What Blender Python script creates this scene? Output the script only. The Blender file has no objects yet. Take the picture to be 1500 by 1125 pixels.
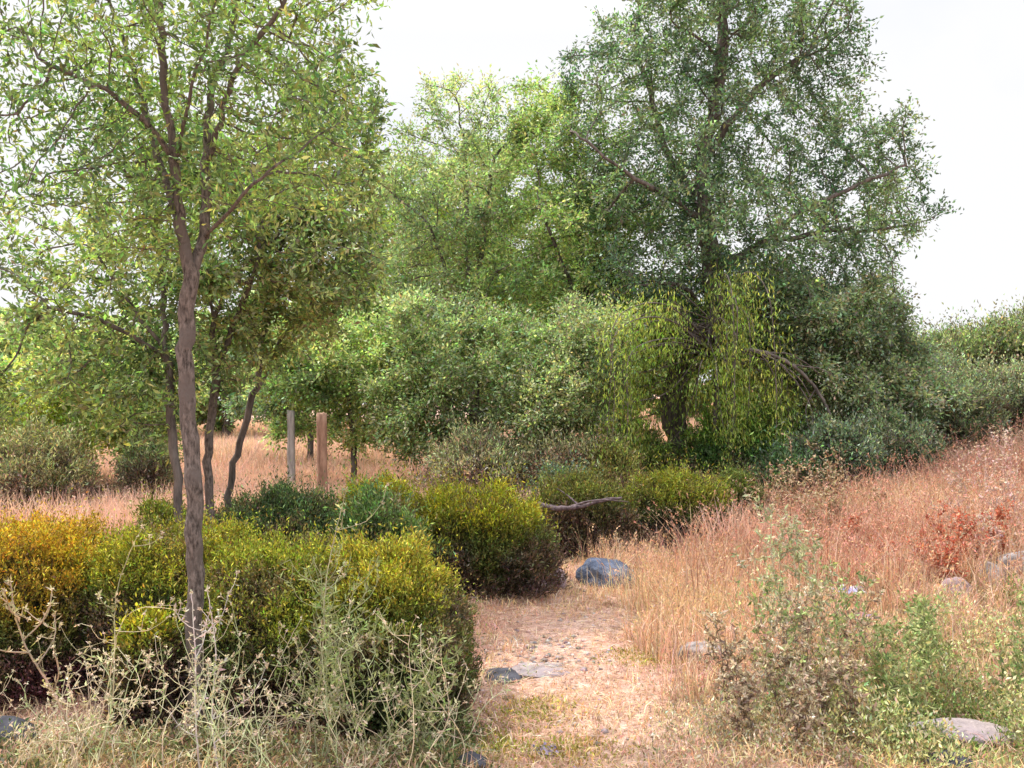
import bpy, math, random
import numpy as np
from mathutils import Vector, noise as mnoise

R = math.radians
scene = bpy.context.scene
COL = scene.collection
F = 1300.0           # focal length in photo pixels (1500 wide)
CAMZ = 1.6
HOR = 590.0          # row of the horizon

# ------------------------------------------------------------------ helpers
def sstep(a, b, x):
    t = np.clip((x - a) / (b - a), 0, 1)
    return t * t * (3 - 2 * t)

def ground(x, y):
    x = np.asarray(x, float); y = np.asarray(y, float)
    h = 0.155 * np.maximum(0, x - 3.0 - 0.06 * np.maximum(0, 10 - y)) * sstep(4, 10, y)
    h = np.where(h > 4.2, 4.2 + (h - 4.2) * 0.15, h)
    h = h + 0.5 * sstep(26, 60, y) * sstep(-2, 10, x)
    h = np.minimum(h, 7 + 0 * h)
    bump = 0.035 * np.sin(x * 1.7 + 0.6 * np.sin(y * 0.9)) * np.cos(y * 1.3 + 0.4) + 0.02 * np.sin(x * 4.1 + y * 2.3) * np.sin(y * 3.7 - x)
    big = 0.12 * np.sin(x * 0.31 + 1.0) * np.sin(y * 0.27)* sstep(9, 16, y)
    return h + bump + big

def at(px, py, Y):
    """a point seen at photo pixel px,py and standing Y metres away"""
    return np.array([(px - 750) / F * Y, Y, CAMZ + (HOR - py) / F * Y])

def on_ground(px, py):
    Y = 3.0
    while Y < 80:
        p = at(px, py, Y)
        if p[2] <= float(ground(p[0], p[1])): break
        Y += 0.02
    return at(px, py, Y)

def gpt(px, Y):
    x = (px - 750) / F * Y
    return np.array([x, Y, float(ground(x, Y))])

def tag(o, label=None, cat=None, group=None, kind=None):
    if label: o['label'] = label
    if cat: o['category'] = cat
    if group: o['group'] = group
    if kind: o['kind'] = kind
    return o

def empty(name, loc, label, cat, group=None):
    o = bpy.data.objects.new(name, None); COL.objects.link(o)
    o.location = Vector([float(v) for v in loc]); o.empty_display_size = 0.2
    return tag(o, label, cat, group)

def mesh_obj(name, V, faces, mat, parent=None, cols=None, smooth=False, origin=None):
    """faces: list of int arrays (n,k). V world coordinates; shifted to the parent's base"""
    V = np.asarray(V, np.float64)
    off = np.zeros(3)
    if parent is not None: off = np.array(parent.location)
    elif origin is not None: off = np.asarray(origin, float)
    me = bpy.data.meshes.new(name)
    faces = [np.asarray(f, np.int32) for f in faces if len(f)]
    nl = sum(f.size for f in faces); nf = sum(len(f) for f in faces)
    me.vertices.add(len(V)); me.vertices.foreach_set('co', (V - off).astype(np.float32).ravel())
    me.loops.add(nl); me.loops.foreach_set('vertex_index', np.concatenate([f.ravel() for f in faces]))
    me.polygons.add(nf)
    sizes = np.concatenate([np.full(len(f), f.shape[1], np.int32) for f in faces])
    starts = np.concatenate([[0], np.cumsum(sizes)[:-1]]).astype(np.int32)
    me.polygons.foreach_set('loop_start', starts)
    me.polygons.foreach_set('loop_total', sizes)
    if smooth: me.polygons.foreach_set('use_smooth', np.ones(nf, bool))
    me.update(calc_edges=True)
    if cols is not None:
        a = me.color_attributes.new('Col', 'FLOAT_COLOR', 'POINT')
        c = np.ones((len(V), 4), np.float32); c[:, :3] = cols
        a.data.foreach_set('color', c.ravel())
    me.materials.append(mat)
    o = bpy.data.objects.new(name, me); COL.objects.link(o)
    if parent is not None: o.parent = parent
    else: o.location = Vector([float(v) for v in off])
    return o

def nrm(v): return v / (np.linalg.norm(v, axis=-1, keepdims=True) + 1e-9)

def pnoise(P, scale, seed=0.0):
    """cheap smooth pseudo noise, vectorised, about -1..1"""
    x, y, z = (P * scale).T
    s = seed
    return (np.sin(1.9 * x + 1.3 * np.sin(2.3 * y + s) + s) + np.sin(2.1 * y + 1.7 * np.sin(1.7 * z + 2 * s) + 1.1 * s)
            + np.sin(2.3 * z + 1.1 * np.sin(1.9 * x + 3 * s) + 2.3 * s)
            + 0.6 * np.sin(4.3 * x + 3.9 * y + s) * np.sin(4.7 * z - 3.1 * y)) / 2.6

def leaves(P, D, L, W, rng, fold=0.25):
    """diamond leaves; P base, D direction, returns V, F"""
    n = len(P); D = nrm(D)
    r = nrm(rng.normal(size=(n, 3)))
    S = nrm(np.cross(D, r)); N = np.cross(S, D)
    L = np.broadcast_to(np.asarray(L, float), (n,))[:, None]; W = np.broadcast_to(np.asarray(W, float), (n,))[:, None]
    V = np.empty((n, 4, 3))
    V[:, 0] = P
    mid = P + D * L * 0.45
    V[:, 1] = mid + S * W * 0.5 + N * W * fold
    V[:, 2] = P + D * L - N * L * 0.08
    V[:, 3] = mid - S * W * 0.5 + N * W * fold
    return V.reshape(-1, 3), np.arange(n * 4).reshape(n, 4)

def jitter_cols(base, n, rng, hv=0.12, vv=0.3):
    base = np.asarray(base, float)
    if base.ndim == 1: base = np.tile(base, (n, 1))
    c = base * np.exp(rng.normal(0, vv, (n, 1)))
    c *= np.exp(rng.normal(0, hv, (n, 3)))
    return np.clip(c, 0.003, 0.9)

def tubes(lines, rads, sides=5):
    """several polylines -> one tube mesh"""
    Vs, Fs, off = [], [], 0
    for P, r in zip(lines, rads):
        P = np.asarray(P, float); m = len(P)
        r = np.broadcast_to(np.asarray(r, float), (m,))
        T = nrm(np.gradient(P, axis=0))
        ref = np.array([0.9, 0.35, 0.1]) if abs(T[:, 2]).mean() > 0.5 else np.array([0.1, 0.2, 1.0])
        U = nrm(np.cross(T, ref)); B = np.cross(T, U)
        a = np.linspace(0, 2 * math.pi, sides, endpoint=False)
        ring = P[:, None] + r[:, None, None] * (U[:, None] * np.cos(a)[None, :, None] + B[:, None] * np.sin(a)[None, :, None])
        Vs.append(ring.reshape(-1, 3))
        i = np.arange(m - 1)[:, None] * sides; j = np.arange(sides)[None]; k = (j + 1) % sides
        q = np.stack([i + j, i + k, i + sides + k, i + sides + j], -1).reshape(-1, 4)
        Fs.append(q + off); off += m * sides
    return np.concatenate(Vs), np.concatenate(Fs)

def resample(P, step, rng=None, jit=0.0):
    P = np.asarray(P, float)
    # catmull-rom
    Q = [P[0]]
    for i in range(len(P) - 1):
        p0 = P[max(i - 1, 0)]; p1 = P[i]; p2 = P[i + 1]; p3 = P[min(i + 2, len(P) - 1)]
        n = max(2, int(np.linalg.norm(p2 - p1) / step))
        for t in np.linspace(0, 1, n + 1)[1:]:
            q = 0.5 * ((2 * p1) + (-p0 + p2) * t + (2 * p0 - 5 * p1 + 4 * p2 - p3) * t * t + (-p0 + 3 * p1 - 3 * p2 + p3) * t ** 3)
            Q.append(q)
    Q = np.array(Q)
    if rng is not None and jit: Q[1:-1] += rng.normal(0, jit, (len(Q) - 2, 3))
    return Q

# ------------------------------------------------------------------ materials
def nodes(mat):
    mat.use_nodes = True
    nt = mat.node_tree; nt.nodes.clear()
    return nt, nt.nodes, nt.links

def leaf_mat(name, trans=0.4, rough=0.42, spec=0.5, tint=(1.2, 1.3, 0.7)):
    m = bpy.data.materials.new(name); nt, N, Lk = nodes(m)
    at_ = N.new('ShaderNodeAttribute'); at_.attribute_name = 'Col'
    geo = N.new('ShaderNodeTexCoord')
    nz = N.new('ShaderNodeTexNoise'); nz.inputs['Scale'].default_value = 9; nz.inputs['Detail'].default_value = 3
    Lk.new(geo.outputs['Object'], nz.inputs['Vector'])
    mr = N.new('ShaderNodeMapRange'); mr.inputs[1].default_value = 0.3; mr.inputs[2].default_value = 0.7
    mr.inputs[3].default_value = 0.75; mr.inputs[4].default_value = 1.25
    Lk.new(nz.outputs['Fac'], mr.inputs[0])
    mul = N.new('ShaderNodeVectorMath'); mul.operation = 'SCALE'
    Lk.new(at_.outputs['Color'], mul.inputs[0]); Lk.new(mr.outputs[0], mul.inputs['Scale'])
    p = N.new('ShaderNodeBsdfPrincipled'); p.inputs['Roughness'].default_value = rough
    p.inputs['Specular IOR Level'].default_value = spec
    Lk.new(mul.outputs[0], p.inputs['Base Color'])
    t = N.new('ShaderNodeBsdfTranslucent')
    m2 = N.new('ShaderNodeVectorMath'); m2.operation = 'MULTIPLY'; m2.inputs[1].default_value = tint
    Lk.new(mul.outputs[0], m2.inputs[0]); Lk.new(m2.outputs[0], t.inputs['Color'])
    mx = N.new('ShaderNodeMixShader'); mx.inputs[0].default_value = trans
    Lk.new(p.outputs[0], mx.inputs[1]); Lk.new(t.outputs[0], mx.inputs[2])
    o = N.new('ShaderNodeOutputMaterial'); Lk.new(mx.outputs[0], o.inputs[0])
    return m

def rough_mat(name, c1, c2, scale=8, stretch=(1, 1, 1), bump=0.4, dist=0.02, c3=None, rough=0.9, spec=0.2):
    m = bpy.data.materials.new(name); nt, N, Lk = nodes(m)
    tc = N.new('ShaderNodeTexCoord'); mp = N.new('ShaderNodeMapping'); mp.inputs['Scale'].default_value = stretch
    Lk.new(tc.outputs['Object'], mp.inputs['Vector'])
    nz = N.new('ShaderNodeTexNoise'); nz.inputs['Scale'].default_value = scale; nz.inputs['Detail'].default_value = 8; nz.inputs['Roughness'].default_value = 0.65
    Lk.new(mp.outputs[0], nz.inputs['Vector'])
    cr = N.new('ShaderNodeValToRGB'); e = cr.color_ramp.elements
    e[0].position = 0.35; e[0].color = (*c1, 1); e[1].position = 0.65; e[1].color = (*c2, 1)
    Lk.new(nz.outputs['Fac'], cr.inputs[0])
    col = cr.outputs[0]
    if c3 is not None:
        n2 = N.new('ShaderNodeTexNoise'); n2.inputs['Scale'].default_value = scale * 0.3; n2.inputs['Detail'].default_value = 5
        Lk.new(tc.outputs['Object'], n2.inputs['Vector'])
        r2 = N.new('ShaderNodeMapRange'); r2.inputs[1].default_value = 0.48; r2.inputs[2].default_value = 0.62
        Lk.new(n2.outputs['Fac'], r2.inputs[0])
        mx = N.new('ShaderNodeMix'); mx.data_type = 'RGBA'; mx.inputs[7].default_value = (*c3, 1)
        Lk.new(r2.outputs[0], mx.inputs[0]); Lk.new(col, mx.inputs[6]); col = mx.outputs[2]
    p = N.new('ShaderNodeBsdfPrincipled'); p.inputs['Roughness'].default_value = rough
    p.inputs['Specular IOR Level'].default_value = spec
    Lk.new(col, p.inputs['Base Color'])
    b = N.new('ShaderNodeBump'); b.inputs['Strength'].default_value = bump; b.inputs['Distance'].default_value = dist
    Lk.new(nz.outputs['Fac'], b.inputs['Height']); Lk.new(b.outputs[0], p.inputs['Normal'])
    o = N.new('ShaderNodeOutputMaterial'); Lk.new(p.outputs[0], o.inputs[0])
    return m

M_leaf = leaf_mat('tree_leaf', 0.48)
M_hedge = leaf_mat('hedge_leaf', 0.3, 0.6, 0.2, (1.2, 1.2, 0.5))
M_grass = leaf_mat('dry_grass_blade', 0.35, 0.7, 0.15, (1.1, 1.0, 0.8))
M_weed = leaf_mat('weed_leaf', 0.3, 0.7, 0.15, (1.1, 1.1, 0.8))
M_bark = rough_mat('grey_brown_bark', (0.04, 0.032, 0.028), (0.25, 0.205, 0.185), 30, (2.0, 2.0, 0.7), 1.0, 0.02, (0.14, 0.115, 0.105))
M_bark_dark = rough_mat('dark_bark', (0.05, 0.042, 0.038), (0.2, 0.165, 0.15), 6, (3, 3, 0.8), 0.8, 0.03)
M_twig = rough_mat('hedge_twig', (0.03, 0.02, 0.016), (0.11, 0.07, 0.05), 12, (2, 2, 1), 0.6, 0.02)
M_dead = rough_mat('dead_wood', (0.07, 0.05, 0.055), (0.26, 0.2, 0.2), 9, (3, 3, 1), 0.7, 0.02)
M_post = rough_mat('weathered_post_wood', (0.16, 0.09, 0.06), (0.4, 0.25, 0.18), 6, (4, 4, 0.6), 0.7, 0.02)
M_post_grey = rough_mat('grey_post_wood', (0.2, 0.18, 0.17), (0.45, 0.41, 0.38), 6, (4, 4, 0.6), 0.7, 0.02)
M_rock_blue = rough_mat('blue_grey_stone', (0.035, 0.045, 0.075), (0.13, 0.16, 0.24), 9, (1, 1, 1), 1.0, 0.06, (0.17, 0.19, 0.25))
M_rock_pale = rough_mat('pale_stone', (0.17, 0.15, 0.15), (0.42, 0.38, 0.37), 7, (1, 1, 1), 0.8, 0.04, (0.42, 0.33, 0.29))
M_rock_pink = rough_mat('pinkish_stone', (0.16, 0.11, 0.12), (0.38, 0.28, 0.29), 7, (1, 1, 1), 0.8, 0.04, (0.3, 0.24, 0.28))
M_rock_dark = rough_mat('dark_stone', (0.02, 0.02, 0.026), (0.09, 0.09, 0.11), 7, (1, 1, 1), 0.8, 0.04)
M_rock_flat = rough_mat('dusty_grey_stone', (0.2, 0.17, 0.18), (0.4, 0.33, 0.32), 8, (1, 1, 1), 0.8, 0.04, (0.28, 0.23, 0.25))
M_scrap = rough_mat('faded_plastic', (0.16, 0.15, 0.38), (0.6, 0.58, 0.72), 11, (1, 1, 1), 0.3, 0.01, rough=0.45, spec=0.4)
M_scrap_dark = rough_mat('dark_faded_plastic', (0.06, 0.045, 0.09), (0.28, 0.22, 0.34), 11, (1, 1, 1), 0.3, 0.01, rough=0.45, spec=0.4)

def ground_mat():
    m = bpy.data.materials.new('dry_earth'); nt, N, Lk = nodes(m)
    tc = N.new('ShaderNodeTexCoord')
    def noise(s, d=8, r=0.6):
        n = N.new('ShaderNodeTexNoise'); n.inputs['Scale'].default_value = s; n.inputs['Detail'].default_value = d; n.inputs['Roughness'].default_value = r
        Lk.new(tc.outputs['Object'], n.inputs['Vector']); return n
    def ramp(n, a, b, ca, cb):
        c = N.new('ShaderNodeValToRGB'); e = c.color_ramp.elements
        e[0].position = a; e[0].color = (*ca, 1); e[1].position = b; e[1].color = (*cb, 1)
        Lk.new(n.outputs['Fac'], c.inputs[0]); return c
    n1 = noise(14, 10, 0.7); n2 = noise(1.3, 6); n3 = noise(60, 4, 0.8)
    a = ramp(n1, 0.36, 0.62, (0.34, 0.2, 0.145), (0.6, 0.39, 0.3))
    b = ramp(n1, 0.4, 0.6, (0.42, 0.28, 0.225), (0.68, 0.49, 0.41))
    f = ramp(n2, 0.42, 0.58, (0, 0, 0), (1, 1, 1))
    mx = N.new('ShaderNodeMix'); mx.data_type = 'RGBA'
    Lk.new(f.outputs[0], mx.inputs[0]); Lk.new(a.outputs[0], mx.inputs[6]); Lk.new(b.outputs[0], mx.inputs[7])
    sp = ramp(n3, 0.42, 0.6, (0.75, 0.7, 0.7), (1.1, 1.1, 1.1))
    mu = N.new('ShaderNodeMix'); mu.data_type = 'RGBA'; mu.blend_type = 'MULTIPLY'; mu.inputs[0].default_value = 1
    Lk.new(mx.outputs[2], mu.inputs[6]); Lk.new(sp.outputs[0], mu.inputs[7])
    p = N.new('ShaderNodeBsdfPrincipled'); p.inputs['Roughness'].default_value = 0.95; p.inputs['Specular IOR Level'].default_value = 0.1
    Lk.new(mu.outputs[2], p.inputs['Base Color'])
    bu = N.new('ShaderNodeBump'); bu.inputs['Strength'].default_value = 0.8; bu.inputs['Distance'].default_value = 0.04
    Lk.new(n1.outputs['Fac'], bu.inputs['Height']); Lk.new(bu.outputs[0], p.inputs['Normal'])
    o = N.new('ShaderNodeOutputMaterial'); Lk.new(p.outputs[0], o.inputs[0])
    return m

# ------------------------------------------------------------------ ground
def axis(lo, hi, fine_lo, fine_hi, df, nc):
    a = np.arange(fine_lo, fine_hi + 1e-6, df)
    l = fine_lo - (np.geomspace(1, abs(fine_lo - lo) + 1, nc)[::-1] - 1)
    r = fine_hi + (np.geomspace(1, abs(hi - fine_hi) + 1, nc) - 1)
    return np.concatenate([l[:-1], a, r[1:]])
gx = axis(-600, 600, -8, 11, 0.12, 40); gy = axis(-300, 900, 0, 22, 0.12, 40)
X, Y = np.meshgrid(gx, gy)
rg = np.random.default_rng(1)
Z = ground(X, Y) + rg.normal(0, 0.006, X.shape)
nx, ny = len(gx), len(gy)
i, j = np.meshgrid(np.arange(nx - 1), np.arange(ny - 1))
q = np.stack([j * nx + i, j * nx + i + 1, (j + 1) * nx + i + 1, (j + 1) * nx + i], -1).reshape(-1, 4)
tag(mesh_obj('ground', np.stack([X, Y, Z], -1).reshape(-1, 3), [q], ground_mat(), smooth=True), kind='structure')

# ------------------------------------------------------------------ trees
def colonize(limbs, A, step, kill, infl, iters, rng, tropism=(0, 0, 0)):
    """limbs: list of (points, parent_limb or -1). returns nodes, parent"""
    P, par = [], []
    ends = []
    starts = []
    for pts, pl in limbs:
        pts = np.asarray(pts)
        if pl < 0: prev = -1
        else:
            s, e = starts[pl], ends[pl]
            arr = np.array(P[s:e]); prev = s + int(np.argmin(np.linalg.norm(arr - pts[0], axis=1)))
            pts = pts[1:]
        starts.append(len(P))
        for p in pts:
            P.append(p); par.append(prev); prev = len(P) - 1
        ends.append(len(P))
    P = np.array(P); par = list(par)
    A = A.copy(); alive = np.ones(len(A), bool)
    # nearest
    nd = np.full(len(A), 1e9); ni = np.zeros(len(A), int)
    def upd(s):
        nonlocal nd, ni
        for c in range(s, len(P), 400):
            Q = P[c:c + 400]
            d = np.linalg.norm(A[:, None] - Q[None], axis=2); k = d.argmin(1); dm = d[np.arange(len(A)), k]
            b = dm < nd; nd = np.where(b, dm, nd); ni = np.where(b, k + c, ni)
    upd(0)
    trop = np.array(tropism)
    for it in range(iters):
        act = alive & (nd < infl) & (nd > kill)
        if not act.any():
            break
        idx = ni[act]; d = nrm(A[act] - P[idx])
        u, inv = np.unique(idx, return_inverse=True)
        S = np.zeros((len(u), 3)); np.add.at(S, inv, d)
        S = nrm(nrm(S) + trop + rng.normal(0, 0.12, S.shape))
        newP = P[u] + S * step
        s = len(P)
        P = np.concatenate([P, newP]); par += list(u)
        upd(s)
        alive &= nd > kill
    return P, np.array(par)

def skin(P, par, tip, base, sides, taper_limbs=True):
    n = len(P); kids = np.zeros(n, int)
    w = np.zeros(n)
    for i in range(n - 1, -1, -1):
        if w[i] == 0: w[i] = 1
        if par[i] >= 0: w[par[i]] += w[i]; kids[par[i]] += 1
    # (tips count 1)
    ex = math.log(base / tip) / math.log(max(w[0], 2))
    r = tip * w ** ex
    # main child = heaviest
    best = np.full(n, -1)
    for i in range(n):
        p = par[i]
        if p >= 0 and (best[p] < 0 or w[i] > w[best[p]]): best[p] = i
    dirs = np.zeros((n, 3))
    for i in range(n):
        if par[i] >= 0: dirs[i] += nrm(P[i] - P[par[i]])
        if best[i] >= 0: dirs[i] += nrm(P[best[i]] - P[i])
    dirs = nrm(dirs)
    ref = np.array([0.83, 0.5, 0.24])
    U = nrm(np.cross(dirs, ref)); B = np.cross(dirs, U)
    a = np.linspace(0, 2 * math.pi, sides, endpoint=False)
    zr_ = P[:, 2] - P[0, 2]; r = r * (1 + .55 * np.exp(-np.maximum(zr_, 0) / max(.1, base * 2.2)))
    def ring(c, rr, u, b): return c[:, None] + rr[:, None, None] * (u[:, None] * np.cos(a)[None, :, None] + b[:, None] * np.sin(a)[None, :, None])
    V1 = ring(P, r, U, B)
    side = np.array([i for i in range(n) if par[i] >= 0 and best[par[i]] != i], int)
    main = np.array([i for i in range(n) if par[i] >= 0 and best[par[i]] == i], int)
    Vs = [V1.reshape(-1, 3)]; Fs = []
    k = np.arange(sides); k2 = (k + 1) % sides
    def conn(lo, hi): return np.stack([lo[:, None] * sides + k, lo[:, None] * sides + k2, hi[:, None] * sides + k2, hi[:, None] * sides + k], -1).reshape(-1, 4)
    if len(main): Fs.append(conn(par[main], main))
    if len(side):
        V2 = ring(P[par[side]], np.minimum(r[side] * 1.15, r[par[side]]), U[side], B[side])
        Vs.append(V2.reshape(-1, 3))
        Fs.append(conn(n + np.arange(len(side)), side))
    Vall = np.concatenate(Vs); cen = np.concatenate([np.repeat(P, sides, 0)] + ([np.repeat(P[par[side]], sides, 0)] if len(side) else []))
    nz = pnoise(Vall * [1, 1, .45], 1.1 / base, 2.0); Vall = cen + (Vall - cen) * (1 + .11 * nz)[:, None]
    return Vall, np.concatenate(Fs), r

def blob_points(blobs, n, rng):
    """blobs: (px,py,rx,ry,Y,depth[,weight]) -> points in the ellipsoids"""
    vol = np.array([b[2] * b[3] * (b[6] if len(b) > 6 else 1.0) for b in blobs], float); vol /= vol.sum()
    out = []
    for b, f in zip(blobs, vol):
        m = max(3, int(n * f)); Yc = b[4]
        u = nrm(rng.normal(size=(m, 3))) * (rng.random((m, 1)) ** 0.4)
        c = at(b[0], b[1], Yc)
        out.append(c + u * np.array([b[2] / F * Yc, b[5], b[3] / F * Yc]))
    return np.concatenate(out)

def make_tree(name, label, cat, limbs, blobs, nattr, step, tip, base, sides, leafL, leafW, nleaf, color, rng_seed,
              color2=None, droop=-0.1, spread=0.12, group=None, bark=None, leaf_bias=0.0, vv=0.35, gap=0.0, jit=0.01, thin=None):
    rng = np.random.default_rng(rng_seed)
    L2 = [(resample(p, step, rng, jit), q) for p, q in limbs]
    A = blob_points(blobs, nattr, rng)
    A = A[A[:, 2] > ground(A[:, 0], A[:, 1]) + 0.15]
    if gap > 0:
        nz = pnoise(A, 2.2 / max(0.4, step * 6), rng_seed * 0.7)
        A = A[nz > -1 + gap]
    P, par = colonize(L2, A, step, step * 1.6, 100, 90, rng, (0, 0, 0.03))
    V, Fc, r = skin(P, par, tip, base, sides)
    root = empty(name, L2[0][0][0], label, cat, group)
    mesh_obj('trunk', V, [Fc], bark or M_bark, root, smooth=True)
    # leaf anchors: thin nodes
    thin = thin or tip * 2.6
    idx = np.where(r < thin)[0]
    idx = idx[idx > sum(len(l[0]) for l in L2) - len(L2)] if len(idx) > 50 else idx
    w = 1 / (r[idx] / tip); w /= w.sum()
    # leaves come in short shoots: 5 to a shoot
    ns = nleaf // 5
    pick = rng.choice(idx, ns, p=w)
    t = rng.random((ns, 1)); a0 = P[pick] * t + P[par[pick]] * (1 - t)
    sd = nrm(rng.normal(size=(ns, 3)) + np.array([0, 0, 0.15]) + 0.8 * nrm(P[pick] - P[par[pick]]))
    sl = spread * (0.5 + rng.random((ns, 1)))
    k = np.tile(np.linspace(0.15, 1, 5), ns)[:, None]
    base_ = np.repeat(a0, 5, 0) + np.repeat(sd * sl, 5, 0) * k + np.array([0, 0, droop]) * np.repeat(sl, 5, 0) * k ** 2
    D = np.repeat(sd, 5, 0) * 0.8 + rng.normal(0, 0.6, (ns * 5, 3)) + np.array([0, 0, droop])
    n = ns * 5
    Lf = leafL * (0.6 + 0.8 * rng.random(n)); Wf = leafW * (0.6 + 0.8 * rng.random(n))
    V, Fq = leaves(base_, D, Lf, Wf, rng)
    c = np.tile(np.asarray(color, float), (n, 1))
    if color2 is not None:
        cl = 0.5 + 0.5 * np.clip(pnoise(base_, 1.6, rng_seed) * 1.5 + rng.normal(0, 0.35, n) + leaf_bias, -1, 1)
        c = c * (1 - cl[:, None]) + np.asarray(color2, float) * cl[:, None]
    c = c * np.array([2.1, 2.15, 2.2]); g_ = c.mean(1, keepdims=True); c = c * .85 + g_ * .15 + np.array([.004, .010, .014])  # greyed and lifted towards blue: a haze veil painted into the leaf colour
    c = jitter_cols(c, n, rng, 0.16, vv)
    mesh_obj('crown', V, [Fq], M_leaf, root, cols=np.repeat(c, 4, 0))
    return root

G1 = (0.05, 0.085, 0.022); G2 = (0.15, 0.19, 0.045)       # mid and light greens
# -- slender tree in the front hedge (5 m away)
D = 4.4
b = gpt(291, D)
trunk = [b - [0, 0, .1], at(290, 960, D), at(287, 820, D), at(284, 700, D), at(273, 590, D), at(271, 480, D), at(279, 400, D)]
limbs = [(trunk, -1),
  ([at(279, 400, D), at(262, 330, D), at(252, 230, D - .05), at(240, 150, D - .1), at(232, 50, D - .15), at(222, -80, D - .2)], 0),
  ([at(279, 400, D), at(297, 340, D + .1), at(300, 240, D + .15), at(304, 140, D + .2), at(332, 60, D + .3), at(350, -60, D + .3)], 0),
  ([at(252, 235, D - .05), at(268, 165, D - .2), at(276, 120, D - .3), at(300, 60, D - .4)], 1),
  ([at(262, 330, D), at(215, 180, D + .2), at(180, 70, D + .35), at(150, -20, D + .4)], 1),
  ([at(300, 240, D + .1), at(345, 95, D - .1), at(400, 20, D - .2)], 2),
  ([at(297, 350, D + .1), at(340, 300, D - .25), at(390, 250, D - .4)], 2),
  ([at(252, 230, D - .05), at(205, 170, D - .2), at(130, 120, D - .3), at(50, 80, D - .4)], 1)]
make_tree('slender_tree', 'tall slender tree with grey brown trunk standing just before the front hedge at left', 'tree', limbs,
  [(250, 20, 230, 130, D, .9), (130, 140, 160, 110, D, .7), (400, 120, 150, 120, D, .8), (200, 290, 150, 100, D, .7),
   (440, 240, 110, 90, D, .6), (330, -120, 300, 120, D, .9), (60, 60, 110, 110, D, .5, .4), (20, 240, 80, 100, D + .2, .4, .35)],
  1700, 0.06, 0.0024, 0.040, 14, 0.038, 0.014, 29000, G1, 11, G2, spread=0.13, vv=0.4, leaf_bias=0.2, jit=0.006)
# -- dark trunk just behind it, low limbs to the left
D = 7.0
limbs = [([gpt(264, D), at(262, 700, D), at(250, 640, D), at(248, 560, D), at(240, 520, D)], -1),
  ([at(240, 520, D), at(205, 465, D), at(175, 420, D), at(130, 360, D)], 0),
  ([at(240, 520, D), at(190, 490, D - .2), at(140, 465, D - .3), at(70, 450, D - .4)], 0),
  ([at(240, 520, D), at(236, 420, D + .2), at(220, 300, D + .2)], 0)]
make_tree('low_branching_tree', 'dark stemmed tree with two low limbs reaching left behind the slender trunk', 'tree', limbs,
  [(140, 470, 130, 90, D, .8), (60, 380, 110, 90, D, .6, .35), (190, 570, 110, 70, D, .6), (210, 380, 100, 100, D, .8), (30, 560, 90, 60, D, .5), (230, 240, 110, 110, D, .6)],
  1000, 0.09, 0.003, 0.035, 8, 0.055, 0.022, 17000, (0.06, 0.09, 0.03), 12, (0.16, 0.19, 0.05), bark=M_bark_dark, spread=.15, vv=.4)
# -- stem to the right of the trunk, upright
D = 7.4
limbs = [([gpt(312, D), at(305, 700, D), at(308, 620, D), at(316, 540, D), at(310, 470, D), at(300, 380, D)], -1),
  ([at(316, 540, D), at(345, 470, D), at(370, 400, D - .2), at(385, 330, D - .2)], 0),
  ([at(310, 470, D), at(350, 400, D), at(420, 330, D)], 0)]
make_tree('upright_young_tree', 'upright young tree with brown trunk close behind the slender front trunk', 'tree', limbs,
  [(330, 400, 110, 90, D, .8), (400, 320, 120, 90, D, .8), (320, 250, 100, 90, D, .8), (330, 520, 80, 60, D, .6), (480, 380, 90, 90, D, .6)],
  900, 0.09, 0.003, 0.036, 8, 0.055, 0.022, 18000, G1, 13, (0.15, 0.17, 0.06), spread=.15, vv=.4)
# -- leaning thin trunk
D = 8.0
limbs = [([gpt(330, D), at(340, 700, D), at(352, 650, D), at(370, 580, D), at(392, 545, D)], -1),
  ([at(392, 545, D), at(410, 500, D), at(440, 470, D), at(470, 420, D), at(500, 360, D)], 0),
  ([at(375, 575, D), at(385, 510, D), at(398, 430, D), at(412, 360, D), at(420, 300, D)], 0),
  ([at(398, 430, D), at(440, 390, D), at(470, 350, D)], 2)]
make_tree('leaning_tree', 'thin tree leaning right and forking low, behind the dark round bush', 'tree', limbs,
  [(460, 400, 120, 80, D, .9), (420, 480, 90, 50, D, .7), (430, 290, 120, 90, D, .9), (520, 250, 60, 120, D, .6, .6), (480, 160, 90, 90, D, .6)],
  900, 0.1, 0.003, 0.031, 8, 0.06, 0.024, 20000, G1, 14, (0.17, 0.18, 0.06), spread=.16, vv=.4, bark=M_bark_dark)
# -- big dark tree on the right
D = 14.0
tk = [gpt(998, D), at(996, 660, D), at(985, 590, D), at(1000, 530, D), at(1040, 470, D), at(1045, 400, D), at(1035, 330, D)]
limbs = [(tk, -1),
  ([at(1035, 330, D), at(1030, 240, D), at(1055, 130, D), at(1062, 20, D), at(1060, -110, D)], 0),
  ([at(1035, 330, D), at(1000, 260, D + .3), at(975, 210, D + .4), at(950, 120, D + .5), at(930, 40, D + .5)], 0),
  ([at(1045, 400, D), at(1110, 360, D - .4), at(1180, 310, D - .8), at(1260, 270, D - .8), at(1330, 240, D - .8)], 0),
  ([at(1110, 360, D - .4), at(1200, 340, D), at(1290, 335, D), at(1370, 320, D)], 3),
  ([at(1035, 330, D), at(1000, 300, D - .5), at(930, 260, D - 1), at(850, 200, D - 1.2)], 0),
  ([at(1040, 470, D), at(1120, 440, D + .5), at(1220, 420, D + .5)], 0),
  ([at(1030, 240, D), at(1110, 130, D), at(1190, 70, D)], 1),
  ([at(1040, 470, D), at(1000, 420, D - .6), at(930, 420, D - 1)], 0)]
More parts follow.
